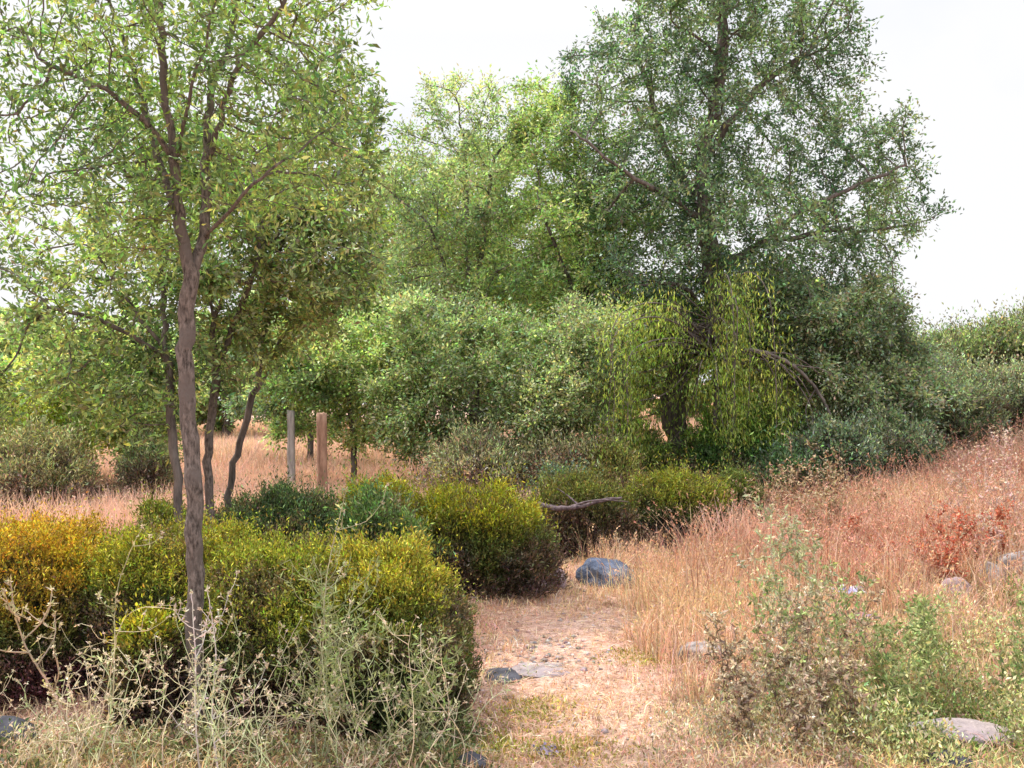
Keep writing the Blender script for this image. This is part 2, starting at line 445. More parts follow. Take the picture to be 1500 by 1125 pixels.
make_tree('large_tree', 'tall dark green tree with a broad crown standing behind the right hedge', 'tree', limbs,
  [(1070, 40, 150, 120, D, 1.8), (940, 80, 80, 90, D, 1.2), (1190, 60, 80, 80, D, 1.2), (1060, -100, 220, 80, D, 1.8),
   (1050, 220, 130, 110, D, 1.8), (880, 210, 90, 60, D, 1.2, .7), (1080, 370, 160, 110, D, 2.0), (1210, 190, 60, 30, D, .8, .6),
   (1280, 210, 90, 55, D, 1.2, .7), (1290, 310, 95, 60, D, 1.3, .7), (1230, 390, 90, 50, D, 1.3), (1150, 480, 160, 60, D, 1.8),
   (950, 400, 120, 80, D, 1.5), (930, 480, 110, 60, D, 1.3), (920, 300, 90, 80, D, 1.3, .8), (1270, 450, 70, 40, D, 1.2), (1215, 130, 70, 70, D, 1.2, .8), (870, 110, 60, 60, D, 1.1, .6), (1200, 260, 80, 60, D, 1.2, .9)],
  4200, 0.16, 0.0055, 0.19, 8, 0.07, 0.03, 118000, (0.042, 0.07, 0.036), 21, (0.115, 0.155, 0.07), spread=.26, vv=.4, bark=M_bark_dark, leaf_bias=-.1, jit=.02)
# -- weeping pale foliage in front of the big trunk
def weeping(name, label, px0, px1, top, bottom, D, nstr, seed, c1, c2, centre):
    rng = np.random.default_rng(seed)
    root = empty(name, gpt(centre, D), label, 'tree')
    s = np.array(gpt(centre, D)); ls, rs = [], []
    main = resample([s, at(centre + 4, 560, D), at(centre - 6, 500, D), at(centre, top + 20, D)], .12, rng, .01)
    ls.append(main); rs.append(np.linspace(.075, .03, len(main)))
    Pb, Db, Cb = [], [], []
    for k in range(nstr):
        px = px0 + (px1 - px0) * rng.random(); px += (px > 955) * (px < 1020) * (70 if px > 985 else -60); u = (px - centre) / ((px1 - px0) / 2)
        tp = top + 50 * u * u + rng.normal(0, 55); bt = tp + 60 + (bottom - tp - 60) * rng.random() ** .5
        yy = D + rng.normal(0, .7)
        a = main[-1 - int(rng.random() * 6)]; p1 = at((px + centre) / 2, tp - 6, (yy + D) / 2); p2 = at(px, tp + 15, yy); p3 = at(px + rng.normal(0, 9), max(bt, tp + 60), yy)
        line = resample([a, p1, p2, (p2 + p3) / 2 + rng.normal(0, .03, 3), p3], .12)
        ls.append(line); rs.append(np.linspace(.014, .003, len(line)))
        h = line[len(line) // 4:]
        m = int(len(h) * 15)
        q = h[rng.integers(0, len(h), m)] + rng.normal(0, .13, (m, 3))
        Pb.append(q); d = rng.normal(0, .35, (m, 3)); d[:, 2] -= 1; Db.append(d)
        t = rng.random(); Cb.append(np.tile(np.array(c1) * (1 - t) + np.array(c2) * t, (m, 1)))
    V, Fq = tubes(ls, rs, 5); mesh_obj('trunk', V, [Fq], M_bark_dark, root, smooth=True)
    P = np.concatenate(Pb); Dd = np.concatenate(Db); C = np.concatenate(Cb); n = len(P)
    g = ground(P[:, 0], P[:, 1]); keep = P[:, 2] > g + .25; P, Dd, C = P[keep], Dd[keep], C[keep]; n = len(P)
    V, Fq = leaves(P, Dd, .07 * (0.6 + .8 * rng.random(n)), .019, rng)
    mesh_obj('crown', V, [Fq], M_leaf, root, cols=np.repeat(jitter_cols(C, n, rng, .12, .35), 4, 0))
weeping('weeping_tree', 'small weeping tree with hanging yellow green foliage under the large dark crown', 880, 1160, 450, 672, 13.0, 90, 31, (0.17, 0.26, 0.05), (0.42, 0.48, 0.11), 1045)

# -- middle trees
def small_tree(name, label, px, D, blobs, seed, c1, c2, nleaf, leafL=.085, base=.08, nattr=900, step=.16, forks=((-40, -120), (40, -140), (0, -200)), group=None, cat='tree', bark=None, split=0.45, gap=0.0, leafW=None):
    b0 = gpt(px, D); ys = [bb[1] for bb in blobs]; top = min(bb[1] - bb[3] for bb in blobs)
    py0 = HOR + (CAMZ - b0[2]) * F / D
    rb = random.Random(seed); extra = []
    for bb in blobs:
        for q in range(4):
            a_ = rb.random() * 6.28; f_ = .25 + .25 * rb.random()
            extra.append((bb[0] + math.cos(a_) * bb[2] * 1.05, bb[1] - abs(math.sin(a_)) * bb[3] * 1.05, bb[2] * f_, bb[3] * f_ * 1.3, bb[4], bb[5] * .6, .8))
    blobs = list(blobs) + extra
    fk = py0 + (top - py0) * split
    if leafL < .2: leafL *= .78; nleaf = int(nleaf * 1.45)
    limbs = [([b0, at(px + 4, (py0 + fk) / 2, D), at(px - 3, fk, D)], -1)]
    for k, (dx, dy) in enumerate(forks):
        limbs.append(([at(px - 3, fk, D), at(px + dx * .6, fk + dy * .5, D + .2 * (k - 1)), at(px + dx, fk + dy, D + .5 * (k - 1))], 0))
    return make_tree(name, label, cat, limbs, blobs, nattr, step, .005, base, 6, leafL, leafW or leafL * .45, nleaf, c1, seed, c2, spread=.24, group=group, bark=bark or M_bark_dark, gap=gap, vv=.38)

small_tree('wispy_tree', 'wispy tree with thin twigs against the white sky, left of the large tree', 690, 15.0,
  [(660, 300, 110, 90, 15, 1.4), (640, 190, 60, 60, 15, .9, .5), (740, 190, 60, 60, 15, .9, .4), (620, 400, 80, 60, 15, 1.2)], 41,
  (0.1, 0.13, 0.055), (0.21, 0.24, 0.11), 19000, forks=((-60, -130), (30, -220), (-10, -260), (60, -120)), nattr=1100)
small_tree('bright_green_tree', 'bright yellow green tree with dense rounded crown in the middle of the view', 650, 17.5,
  [(650, 360, 110, 80, 17.5, 1.6), (740, 330, 100, 90, 17.5, 1.6), (640, 460, 110, 70, 17.5, 1.6), (740, 450, 90, 70, 17.5, 1.5), (600, 430, 60, 60, 17.5, 1.2), (690, 260, 60, 50, 17.5, 1.), (590, 330, 60, 60, 17.5, 1.2), (850, 420, 70, 60, 17.5, 1.2), (700, 540, 160, 40, 17.5, 1.2), (560, 400, 70, 60, 17.5, 1.2), (800, 480, 90, 60, 17.5, 1.3)], 42,
  (0.14, 0.18, 0.05), (0.27, 0.31, 0.09), 56000, leafL=.11, nattr=1200, base=.11)
small_tree('feathery_tree', 'medium green tree with upward feathery twigs just left of the large tree', 860, 14.5,
  [(850, 330, 100, 90, 14.5, 1.3), (830, 220, 70, 80, 14.5, 1., .8), (800, 420, 90, 70, 14.5, 1.3), (870, 480, 80, 60, 14.5, 1.2), (800, 150, 40, 40, 14.5, .6, .5)], 43,
  (0.09, 0.13, 0.045), (0.2, 0.25, 0.08), 28000, nattr=1200, forks=((-70, -160), (20, -220), (-20, -280), (50, -140)))
small_tree('olive_green_tree', 'grey green low tree with pale foliage behind the middle hedge', 700, 12.5,
  [(700, 540, 120, 60, 12.5, 1.1), (640, 480, 80, 50, 12.5, .9), (780, 520, 80, 60, 12.5, 1.), (720, 610, 130, 40, 12.5, .9, .8), (620, 580, 80, 50, 12.5, .9), (700, 650, 150, 30, 12.5, .9, .6)], 44,
  (0.11, 0.135, 0.06), (0.18, 0.215, 0.09), 40000, leafL=.075, base=.05, forks=((-60, -40), (60, -50), (0, -80)))
small_tree('rust_tinged_tree', 'pale bushy tree with a rusty brown tinge between the middle trees and the weeping tree', 830, 12.0,
  [(830, 570, 80, 60, 12, .9), (800, 620, 80, 35, 12, .8), (860, 510, 60, 50, 12, .8)], 45,
  (0.11, 0.13, 0.06), (0.19, 0.205, 0.095), 18000, leafL=.07, base=.04, forks=((-40, -30), (40, -40), (0, -60)))
small_tree('thin_stemmed_tree', 'small green tree on a thin dark stem right of the fence posts', 515, 13.0,
  [(500, 520, 90, 50, 13, 1.), (560, 560, 70, 40, 13, .8), (450, 570, 70, 40, 13, .8), (520, 630, 90, 25, 13, .6, .5), (590, 620, 60, 40, 13, .6, .6)], 46,
  (0.1, 0.14, 0.045), (0.24, 0.28, 0.1), 30000, leafL=.08, base=.045, forks=((-50, -40), (50, -50), (0, -80)), split=.6)
small_tree('bluish_tree', 'bluish grey green tree above the fence posts', 452, 17.0,
  [(450, 560, 70, 40, 17, 1.), (430, 520, 70, 40, 17, 1.), (400, 600, 50, 25, 17, .7, .6)], 47,
  (0.05, 0.085, 0.05), (0.14, 0.18, 0.1), 22000, leafL=.1, base=.06, forks=((-30, -30), (30, -40), (0, -60)))
small_tree('yellow_green_tree', 'low yellow green tree at the far left edge over the dry grass', 60, 13.0,
  [(20, 600, 90, 60, 13, 1.), (90, 640, 70, 45, 13, .9), (60, 570, 90, 40, 13, .9), (-70, 600, 60, 60, 13, .9)], 48,
  (0.12, 0.17, 0.03), (0.33, 0.34, 0.06), 34000, leafL=.08, base=.06, forks=((-50, -60), (50, -50), (0, -80)), split=.55)
small_tree('hanging_branch_tree', 'green tree with branches hanging low over the dry field left of the trunks', 190, 12.0,
  [(180, 600, 60, 60, 12, .8), (220, 660, 40, 45, 12, .6), (140, 540, 80, 50, 12, .8), (240, 580, 50, 50, 12, .7)], 49,
  (0.1, 0.14, 0.035), (0.25, 0.27, 0.08), 24000, leafL=.075, base=.05, forks=((-40, -60), (30, -50), (0, -80)), split=.6)
small_tree('shady_green_tree', 'broad green tree beside the arched dead branch at right', 1240, 13.5,
  [(1230, 540, 90, 70, 13.5, 1.2), (1280, 590, 90, 60, 13.5, 1.2), (1180, 470, 90, 50, 13.5, 1.2), (1270, 470, 60, 40, 13.5, 1.), (1230, 650, 90, 40, 13.5, 1.)], 50,
  (0.08, 0.1, 0.055), (0.19, 0.21, 0.12), 50000, leafL=.08, base=.08, forks=((-60, -80), (50, -70), (0, -110)), nattr=1200)

# -- trees and bushes along the far edge
far = [(-40, 30, 520, 60, 60), (40, 34, 515, 70, 60), (120, 32, 530, 70, 55), (230, 36, 500, 80, 70), (330, 33, 520, 80, 60), (420, 36, 490, 70, 75),
       (520, 34, 470, 80, 90), (610, 36, 500, 80, 80), (700, 34, 470, 80, 90), (800, 36, 480, 80, 90), (900, 34, 490, 80, 80), (990, 33, 500, 80, 70), (1090, 32, 490, 80, 70), (1180, 34, 470, 80, 70)]
where = ['at the far left edge of the photo', 'above the yellow green tree', 'left of the slender trunk', 'directly behind the slender trunk', 'behind the leaning tree', 'behind the fence posts',
         'behind the thin stemmed tree', 'left of the bright green tree', 'behind the bright green tree', 'left of the feathery tree', 'behind the feathery tree', 'behind the weeping tree', 'right of the large trunk', 'where the ridge begins']
for k, (px, Dd, py, rx, ry) in enumerate(far):
    rr = random.Random(k)
    small_tree('distant_tree', 'distant hazy green tree on the field edge, ' + where[k], px, Dd,
      [(px, py + 20, rx, ry, Dd, 2.5), (px + rr.randint(-50, 50), py + 65, rx * .9, ry * .7, Dd, 2.2), (px - rr.randint(-40, 40), py - 5, rx * .5, ry * .6, Dd, 1.6)], 60 + k,
      (0.13, 0.17, 0.07), (0.24, 0.28, 0.12), 17000, leafL=.26, base=.16, nattr=350, step=.4, forks=((-30, -20), (30, -25), (0, -40)), group='distant trees along the edge of the field', split=.6)  # paler leaf colours carry painted distance haze

# ------------------------------------------------------------------ bushes and hedges
def bush(name, label, cat, centre, half, n, seed, top, side, low, leafL=.03, leafW=.01, up=.9, group=None, square=2.6, core=True, mat=None, rough=.2):
    """clipped bush: centre (x,y) on the ground, half = (hx,hy,height)"""
    rng = np.random.default_rng(seed)
    cx, cy = centre; gz = float(ground(cx, cy)); hx, hy, h = half
    root = empty(name, (cx, cy, gz), label, cat, group)
    def surf(u):     # superellipsoid radius along direction u (z up from the ground)
        a = (np.abs(u[:, 0]) / hx) ** square + (np.abs(u[:, 1]) / hy) ** square + (np.abs(u[:, 2]) / h) ** square
        return a ** (-1 / square)
    def lumps(p): return 1 + rough * .55 * pnoise(p, 3.1, seed) + rough * .5 * pnoise(p, 9.3, seed + 2) + rough * .3 * pnoise(p, 21, seed + 4)
    # sprigs
    u = nrm(rng.normal(size=(n, 3)) * np.array([hx, hy, h])); u[:, 2] = np.abs(u[:, 2])
    # far side is thinner than the near side
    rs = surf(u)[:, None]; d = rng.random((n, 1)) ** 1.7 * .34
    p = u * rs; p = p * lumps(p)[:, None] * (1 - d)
    nrmal = nrm(u * np.array([1 / hx, 1 / hy, 1 / h]) ** 1.5)
    k = 5
    sd = nrm(nrmal * .7 + np.array([0, 0, up]) + rng.normal(0, .35, (n, 3)))
    ln = leafL * 2.2 * (.6 + .8 * rng.random((n, 1)))
    ln = ln * (1 + 2.2 * (rng.random((n, 1)) < .07))          # a few long shoots
    t = np.tile(np.linspace(.1, 1, k), n)[:, None]
    P = np.repeat(p, k, 0) + np.repeat(sd * ln, k, 0) * t
    Dd = np.repeat(sd, k, 0) + rng.normal(0, .55, (n * k, 3))
    m = n * k
    V, Fq = leaves(P, Dd, leafL * (.6 + .8 * rng.random(m)), leafW * (.7 + .6 * rng.random(m)), rng)
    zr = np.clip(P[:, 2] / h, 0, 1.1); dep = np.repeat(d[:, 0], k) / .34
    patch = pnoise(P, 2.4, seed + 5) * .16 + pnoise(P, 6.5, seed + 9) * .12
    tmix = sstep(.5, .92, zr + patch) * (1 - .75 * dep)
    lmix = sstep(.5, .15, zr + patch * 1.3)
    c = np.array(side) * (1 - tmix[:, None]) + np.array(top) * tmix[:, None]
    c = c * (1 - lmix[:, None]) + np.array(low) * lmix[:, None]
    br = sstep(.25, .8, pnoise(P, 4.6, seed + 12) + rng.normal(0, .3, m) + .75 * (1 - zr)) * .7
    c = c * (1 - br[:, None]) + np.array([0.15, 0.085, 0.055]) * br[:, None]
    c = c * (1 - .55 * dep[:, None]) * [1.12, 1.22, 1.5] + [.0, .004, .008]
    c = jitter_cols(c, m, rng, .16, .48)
    off = np.array([cx, cy, gz])
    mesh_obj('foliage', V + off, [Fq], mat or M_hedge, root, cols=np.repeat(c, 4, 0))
    # woody twigs inside
    ls, rs_ = [], []
    nt = max(20, int(150 * hx * hy / .5))
    for q in range(nt):
        uu = nrm(rng.normal(size=3) * np.array([hx, hy, h])); uu[2] = abs(uu[2])
        e = uu * surf(uu[None])[0] * (.75 + .3 * rng.random())
        s = np.array([e[0] * .45 + rng.normal(0, .04), e[1] * .45 + rng.normal(0, .04), -.03])
        mid = (s + e) / 2 + np.array([0, 0, -.12 * h]) + rng.normal(0, .03, 3)
        ls.append(resample([s, mid, e], .08) + off); rs_.append(np.linspace(.009, .0022, len(ls[-1])))
    V, Fq = tubes(ls, rs_, 4); mesh_obj('twigs', V, [Fq], M_twig, root)
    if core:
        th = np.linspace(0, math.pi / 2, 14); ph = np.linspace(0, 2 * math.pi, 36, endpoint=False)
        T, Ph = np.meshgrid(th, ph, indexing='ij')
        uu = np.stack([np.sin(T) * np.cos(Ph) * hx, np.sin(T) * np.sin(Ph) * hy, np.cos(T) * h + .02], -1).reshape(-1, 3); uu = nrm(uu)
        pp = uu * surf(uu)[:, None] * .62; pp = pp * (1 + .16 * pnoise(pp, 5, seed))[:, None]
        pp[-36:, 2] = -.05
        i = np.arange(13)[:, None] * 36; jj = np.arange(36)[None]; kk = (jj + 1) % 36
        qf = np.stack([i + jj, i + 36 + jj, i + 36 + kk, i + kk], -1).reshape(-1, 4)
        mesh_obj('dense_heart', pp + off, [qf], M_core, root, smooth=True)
    return root
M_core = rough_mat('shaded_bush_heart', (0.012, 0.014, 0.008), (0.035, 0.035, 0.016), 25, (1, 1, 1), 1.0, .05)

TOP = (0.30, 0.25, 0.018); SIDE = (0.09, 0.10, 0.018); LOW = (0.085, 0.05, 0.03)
def hx_(px, D): return (px - 750) / F * D
GH = 'low clipped hedge bushes around the path'
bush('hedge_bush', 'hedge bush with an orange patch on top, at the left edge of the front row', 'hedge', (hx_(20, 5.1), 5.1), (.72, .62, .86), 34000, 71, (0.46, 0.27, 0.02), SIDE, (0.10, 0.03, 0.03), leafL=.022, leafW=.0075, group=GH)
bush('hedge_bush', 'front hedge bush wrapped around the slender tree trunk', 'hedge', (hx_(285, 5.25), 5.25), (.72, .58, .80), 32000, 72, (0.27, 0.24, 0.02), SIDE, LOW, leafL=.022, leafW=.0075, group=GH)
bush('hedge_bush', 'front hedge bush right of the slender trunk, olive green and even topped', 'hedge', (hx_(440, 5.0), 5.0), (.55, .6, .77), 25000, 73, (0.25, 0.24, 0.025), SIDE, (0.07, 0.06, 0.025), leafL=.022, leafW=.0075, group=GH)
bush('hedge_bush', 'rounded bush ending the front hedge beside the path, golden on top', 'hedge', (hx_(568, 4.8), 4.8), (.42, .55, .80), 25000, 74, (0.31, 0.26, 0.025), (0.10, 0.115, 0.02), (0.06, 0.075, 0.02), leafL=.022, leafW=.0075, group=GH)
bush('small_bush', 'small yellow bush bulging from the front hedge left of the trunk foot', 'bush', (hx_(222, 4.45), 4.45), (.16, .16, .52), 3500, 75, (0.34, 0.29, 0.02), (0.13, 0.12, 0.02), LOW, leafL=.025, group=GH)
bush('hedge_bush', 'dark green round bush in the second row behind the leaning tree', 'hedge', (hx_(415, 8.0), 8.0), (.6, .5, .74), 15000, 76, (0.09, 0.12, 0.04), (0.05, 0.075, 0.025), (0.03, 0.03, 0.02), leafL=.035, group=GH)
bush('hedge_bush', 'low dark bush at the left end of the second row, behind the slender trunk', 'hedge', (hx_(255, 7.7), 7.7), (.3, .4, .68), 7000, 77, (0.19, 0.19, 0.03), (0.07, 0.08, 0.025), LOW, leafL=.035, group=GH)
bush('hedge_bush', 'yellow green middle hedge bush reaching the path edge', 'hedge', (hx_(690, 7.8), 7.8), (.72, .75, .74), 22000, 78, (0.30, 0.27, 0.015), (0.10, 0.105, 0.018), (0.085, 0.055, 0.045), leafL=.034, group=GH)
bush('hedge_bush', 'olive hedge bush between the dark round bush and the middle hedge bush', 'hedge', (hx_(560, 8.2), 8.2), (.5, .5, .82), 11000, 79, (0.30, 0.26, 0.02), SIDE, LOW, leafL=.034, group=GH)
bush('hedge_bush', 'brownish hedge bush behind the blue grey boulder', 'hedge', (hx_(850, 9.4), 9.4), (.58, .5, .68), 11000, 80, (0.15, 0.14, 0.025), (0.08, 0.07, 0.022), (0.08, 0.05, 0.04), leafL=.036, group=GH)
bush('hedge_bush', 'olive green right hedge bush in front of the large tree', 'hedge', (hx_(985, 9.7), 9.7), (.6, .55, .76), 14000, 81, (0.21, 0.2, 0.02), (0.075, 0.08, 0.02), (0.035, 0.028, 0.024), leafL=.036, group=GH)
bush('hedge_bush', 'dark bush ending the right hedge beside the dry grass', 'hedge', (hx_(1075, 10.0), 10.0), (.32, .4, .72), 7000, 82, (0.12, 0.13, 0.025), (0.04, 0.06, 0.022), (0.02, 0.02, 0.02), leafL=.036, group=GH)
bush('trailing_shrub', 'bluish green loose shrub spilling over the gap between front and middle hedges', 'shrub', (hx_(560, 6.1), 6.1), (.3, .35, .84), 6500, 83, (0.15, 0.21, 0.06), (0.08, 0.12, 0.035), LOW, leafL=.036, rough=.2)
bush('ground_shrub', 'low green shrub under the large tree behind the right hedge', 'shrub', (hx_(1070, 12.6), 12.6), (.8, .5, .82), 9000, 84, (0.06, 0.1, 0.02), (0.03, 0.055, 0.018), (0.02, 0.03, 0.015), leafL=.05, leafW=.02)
bush('ground_shrub', 'grey green low shrub behind the fallen branch', 'shrub', (hx_(830, 10.6), 10.6), (.45, .35, .72), 6000, 85, (0.14, 0.18, 0.09), (0.06, 0.08, 0.04), (0.05, 0.04, 0.03), leafL=.04, leafW=.016)

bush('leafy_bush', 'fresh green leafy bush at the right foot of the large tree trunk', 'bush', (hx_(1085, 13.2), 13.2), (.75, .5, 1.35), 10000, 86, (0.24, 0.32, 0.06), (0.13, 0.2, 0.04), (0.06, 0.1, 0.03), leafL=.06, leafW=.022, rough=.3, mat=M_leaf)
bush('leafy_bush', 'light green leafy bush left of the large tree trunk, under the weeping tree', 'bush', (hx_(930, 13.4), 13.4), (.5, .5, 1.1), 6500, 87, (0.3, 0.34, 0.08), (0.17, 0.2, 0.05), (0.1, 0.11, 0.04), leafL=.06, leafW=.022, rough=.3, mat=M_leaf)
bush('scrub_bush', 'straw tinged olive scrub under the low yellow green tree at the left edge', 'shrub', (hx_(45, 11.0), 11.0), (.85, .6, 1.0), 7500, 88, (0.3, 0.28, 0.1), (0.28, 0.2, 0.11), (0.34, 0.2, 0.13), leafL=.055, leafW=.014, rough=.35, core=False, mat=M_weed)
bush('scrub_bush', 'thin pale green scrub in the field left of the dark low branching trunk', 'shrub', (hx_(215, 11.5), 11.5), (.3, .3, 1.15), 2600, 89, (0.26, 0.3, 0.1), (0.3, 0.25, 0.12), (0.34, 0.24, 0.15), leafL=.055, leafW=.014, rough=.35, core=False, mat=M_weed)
# undergrowth right and brown brush in the middle
brush = [
 ('bare brownish brush behind the middle hedge, below the grey green low tree', 700, 11.5, (.8, .6, 1.05), (0.34, 0.34, 0.14), (0.42, 0.3, 0.17), (0.46, 0.28, 0.19)),
 ('bare brownish brush left of the weeping tree', 840, 11.6, (.75, .6, 1.1), (0.34, 0.31, 0.13), (0.42, 0.29, 0.16), (0.42, 0.26, 0.17)),
 ('olive and rust coloured brush at the foot of the weeping tree', 905, 11.2, (.4, .5, .95), (0.22, 0.2, 0.04), (0.2, 0.15, 0.06), (0.2, 0.12, 0.08))]
for k, (lb, px, D, hf, t, s, l) in enumerate(brush):
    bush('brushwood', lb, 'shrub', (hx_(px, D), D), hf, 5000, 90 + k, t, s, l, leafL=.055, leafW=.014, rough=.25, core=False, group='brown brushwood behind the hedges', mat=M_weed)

ridge = [(1215, 17, 1.7, 1.9), (1300, 18, 1.9, 2.0), (1390, 19, 1.9, 1.9), (1480, 18.5, 2.0, 2.0), (1570, 19, 2.0, 2.0), (1340, 23, 2.3, 2.2), (1440, 24, 2.4, 2.2), (1540, 25, 2.4, 2.3), (1260, 22, 2.2, 2.5)]
rl = ['nearest the arched dead branch', 'right of the shady green tree', 'in the middle of the slope', 'at the right edge above the pink grass', 'beyond the right edge of the slope', 'on the skyline right of the large crown',
      'on the skyline at the middle of the ridge', 'on the skyline at the right edge', 'on the skyline behind the shady green tree']
for k, (px, D, w_, h_) in enumerate(ridge):
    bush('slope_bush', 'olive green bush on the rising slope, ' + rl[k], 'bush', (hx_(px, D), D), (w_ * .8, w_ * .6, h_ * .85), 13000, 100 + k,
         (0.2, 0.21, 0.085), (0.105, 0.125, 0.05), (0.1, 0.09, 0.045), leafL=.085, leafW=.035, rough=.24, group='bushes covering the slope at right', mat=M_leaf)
sh = [(1150, 11.6, .4, .75, (0.07, 0.1, 0.04), 'dark green shrub between the right hedge and the red tinged grass'),
      (1225, 11.8, .55, .9, (0.14, 0.16, 0.09), 'grey green shrub below the shady green tree'),
      (1305, 12.6, .6, .9, (0.17, 0.18, 0.1), 'olive shrub at the foot of the slope, edge of the pink grass'),
      (1380, 14.0, .9, 1.3, (0.18, 0.19, 0.1), 'pale olive shrub at mid slope below the skyline bushes'),
      (1340, 15.2, 1.0, 1.7, (0.15, 0.17, 0.09), 'taller olive green shrub behind the mid slope shrubs'),
      (1465, 14.6, .9, 1.25, (0.2, 0.2, 0.11), 'pale olive shrub at the right edge just above the pink grass')]
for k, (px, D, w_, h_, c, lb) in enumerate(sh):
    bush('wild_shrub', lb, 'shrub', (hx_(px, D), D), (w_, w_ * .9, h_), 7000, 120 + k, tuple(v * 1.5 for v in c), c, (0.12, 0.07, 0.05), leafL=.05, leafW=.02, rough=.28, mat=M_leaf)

# ------------------------------------------------------------------ grass (stuff)
HB = [(hx_(20, 5.1), 5.1, .72, .62), (hx_(285, 5.25), 5.25, .72, .58), (hx_(440, 5.0), 5.0, .55, .6), (hx_(568, 4.8), 4.8, .42, .55)]
def inside_hedge(x, y):
    m = np.zeros(len(x), bool)
    for a, b_, c, d in HB: m |= (np.abs((x - a) / c) ** 3 + np.abs((y - b_) / d) ** 3) < .7
    return m

def near_stone(x, y):
    m = np.zeros(len(x), bool)
    for px, py, rr in ((1488, 862, .2), (1440, 868, .17), (1396, 888, .15), (1400, 1080, .14), (1025, 968, .15), (886, 855, .24), (1240, 890, .1)):
        p = on_ground(px, py); m |= (np.abs(x - p[0]) < rr) & (y < p[1] + .1) & (y > p[1] - .75)
    return m

def on_path(x, y):
    """1 on the worn track, 0 off it"""
    cx = 0.12 + 0.10 * (y - 5) - .012 * (y - 5) ** 2; cx = np.where(y < 5, .30 - .02 * (5 - y), cx + .18)
    w = np.where(y < 6, .5, .38) * (1 + .35 * np.sin(y * 3.1) + .2 * np.sin(x * 7 + y * 5))
    return sstep(1.5, .6, np.abs(x - cx) / w) * sstep(7.6, 6.4, y) * (.45 + .55 * sstep(4.7, 5.3, y))

def blades(name, X, Y, H, Wd, C, rng, lean=.25, seed_frac=0, seed_col=None, mat=None, tuft=None):
    n = len(X); Zg = ground(X, Y) - .01
    P = np.stack([X, Y, Zg], -1)
    ang = rng.random(n) * 2 * math.pi
    S = np.stack([np.cos(ang), np.sin(ang), 0 * ang], -1)
    ld = np.stack([rng.normal(0, lean, n), rng.normal(0, lean, n), 0 * ang], -1)
    H = H[:, None]; W2 = (Wd * np.ones(n))[:, None]
    V = np.empty((n, 5, 3))
    V[:, 0] = P - S * W2 * .5; V[:, 1] = P + S * W2 * .5
    m = P + ld * H * .3 + [0, 0, 1] * H * .55
    V[:, 2] = m - S * W2 * .4; V[:, 3] = m + S * W2 * .4
    tip = P + ld * H * 1.05 + [0, 0, 1] * H * (1 - .25 * np.linalg.norm(ld, axis=1, keepdims=True)); V[:, 4] = tip
    b0 = np.arange(n)[:, None] * 5
    T = np.concatenate([b0 + [0, 1, 3], b0 + [0, 3, 2], b0 + [2, 3, 4]])
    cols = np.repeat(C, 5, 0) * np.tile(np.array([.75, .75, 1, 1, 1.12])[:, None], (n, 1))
    faces = [T]
    Vv = V.reshape(-1, 3)
    if seed_frac > 0:
        sel = np.where(rng.random(n) < seed_frac)[0]; k = 5
        q = np.repeat(tip[sel], k, 0); dirn = nrm(np.repeat(tip[sel] - m[sel], k, 0))
        q = q - dirn * (rng.random((len(q), 1)) * .09)
        V2, F2 = leaves(q, dirn + rng.normal(0, .4, q.shape), .028, .010, rng)
        sc = jitter_cols(np.asarray(seed_col), len(q), rng, .1, .25)
        faces.append(F2 + len(Vv)); Vv = np.concatenate([Vv, V2]); cols = np.concatenate([cols, np.repeat(sc, 4, 0)])
    o = mesh_obj(name, Vv, faces, mat or M_grass, None, cols=np.clip(cols, 0, .9))
    o['kind'] = 'stuff'
    return o

def scatter(n, rng, y0, y1, pxa, pxb, power=1.0):
    y = y0 + (y1 - y0) * rng.random(n) ** power
    px = pxa + (pxb - pxa) * rng.random(n)
    return (px - 750) / F * y, y

STRAW = np.array([0.68, 0.48, 0.31]); PINK = np.array([0.68, 0.44, 0.35]); RED = np.array([0.34, 0.10, 0.07]); GOLD = np.array([0.62, 0.42, 0.17]); PALE = np.array([0.72, 0.52, 0.43])
GREEN = np.array([0.17, 0.2, 0.08])
def grass_color(x, y, rng, red=0.0):
    P = np.stack([x, y, 0 * x], -1)
    a = pnoise(P, .9, 3.3); b_ = pnoise(P, 2.1, 7.1); n = len(x)
    c = STRAW + (PINK - STRAW) * sstep(-.3, .6, a + rng.normal(0, .3, n))[:, None]
    c = c + (GOLD - c) * (sstep(.1, .8, b_ + rng.normal(0, .3, n)) * .6)[:, None]
    if red > 0: c = c + (RED - c) * (red * sstep(-.1, .4, pnoise(P, 1.1, 1.7) + rng.normal(0, .35, n)))[:, None]
    P3 = P.copy(); dk = sstep(.15, .8, pnoise(P3, 5.2, 2.2) + rng.normal(0, .35, n)) * .5; c = c * (1 - dk[:, None]) + np.array([.3, .2, .13]) * dk[:, None]
    return jitter_cols(c, n, rng, .11, .32)

rng = np.random.default_rng(500)
# short trodden grass over the foreground and track
x, y = scatter(170000, rng, 3.2, 11, -80, 1600, .8)
k = ~inside_hedge(x, y); x, y = x[k], y[k]
tr = on_path(x, y); keep = rng.random(len(x)) > .3 * tr; x, y, tr = x[keep], y[keep], tr[keep]
h = (.03 + .10 * rng.random(len(x)) ** 2) * (1 - .6 * tr)
c = grass_color(x, y, rng); c = c + (PALE - c) * (tr[:, None] * .5) * rng.random((len(x), 1))
blades('short_dry_grass', x, y, h, .006, c, rng, lean=.7)
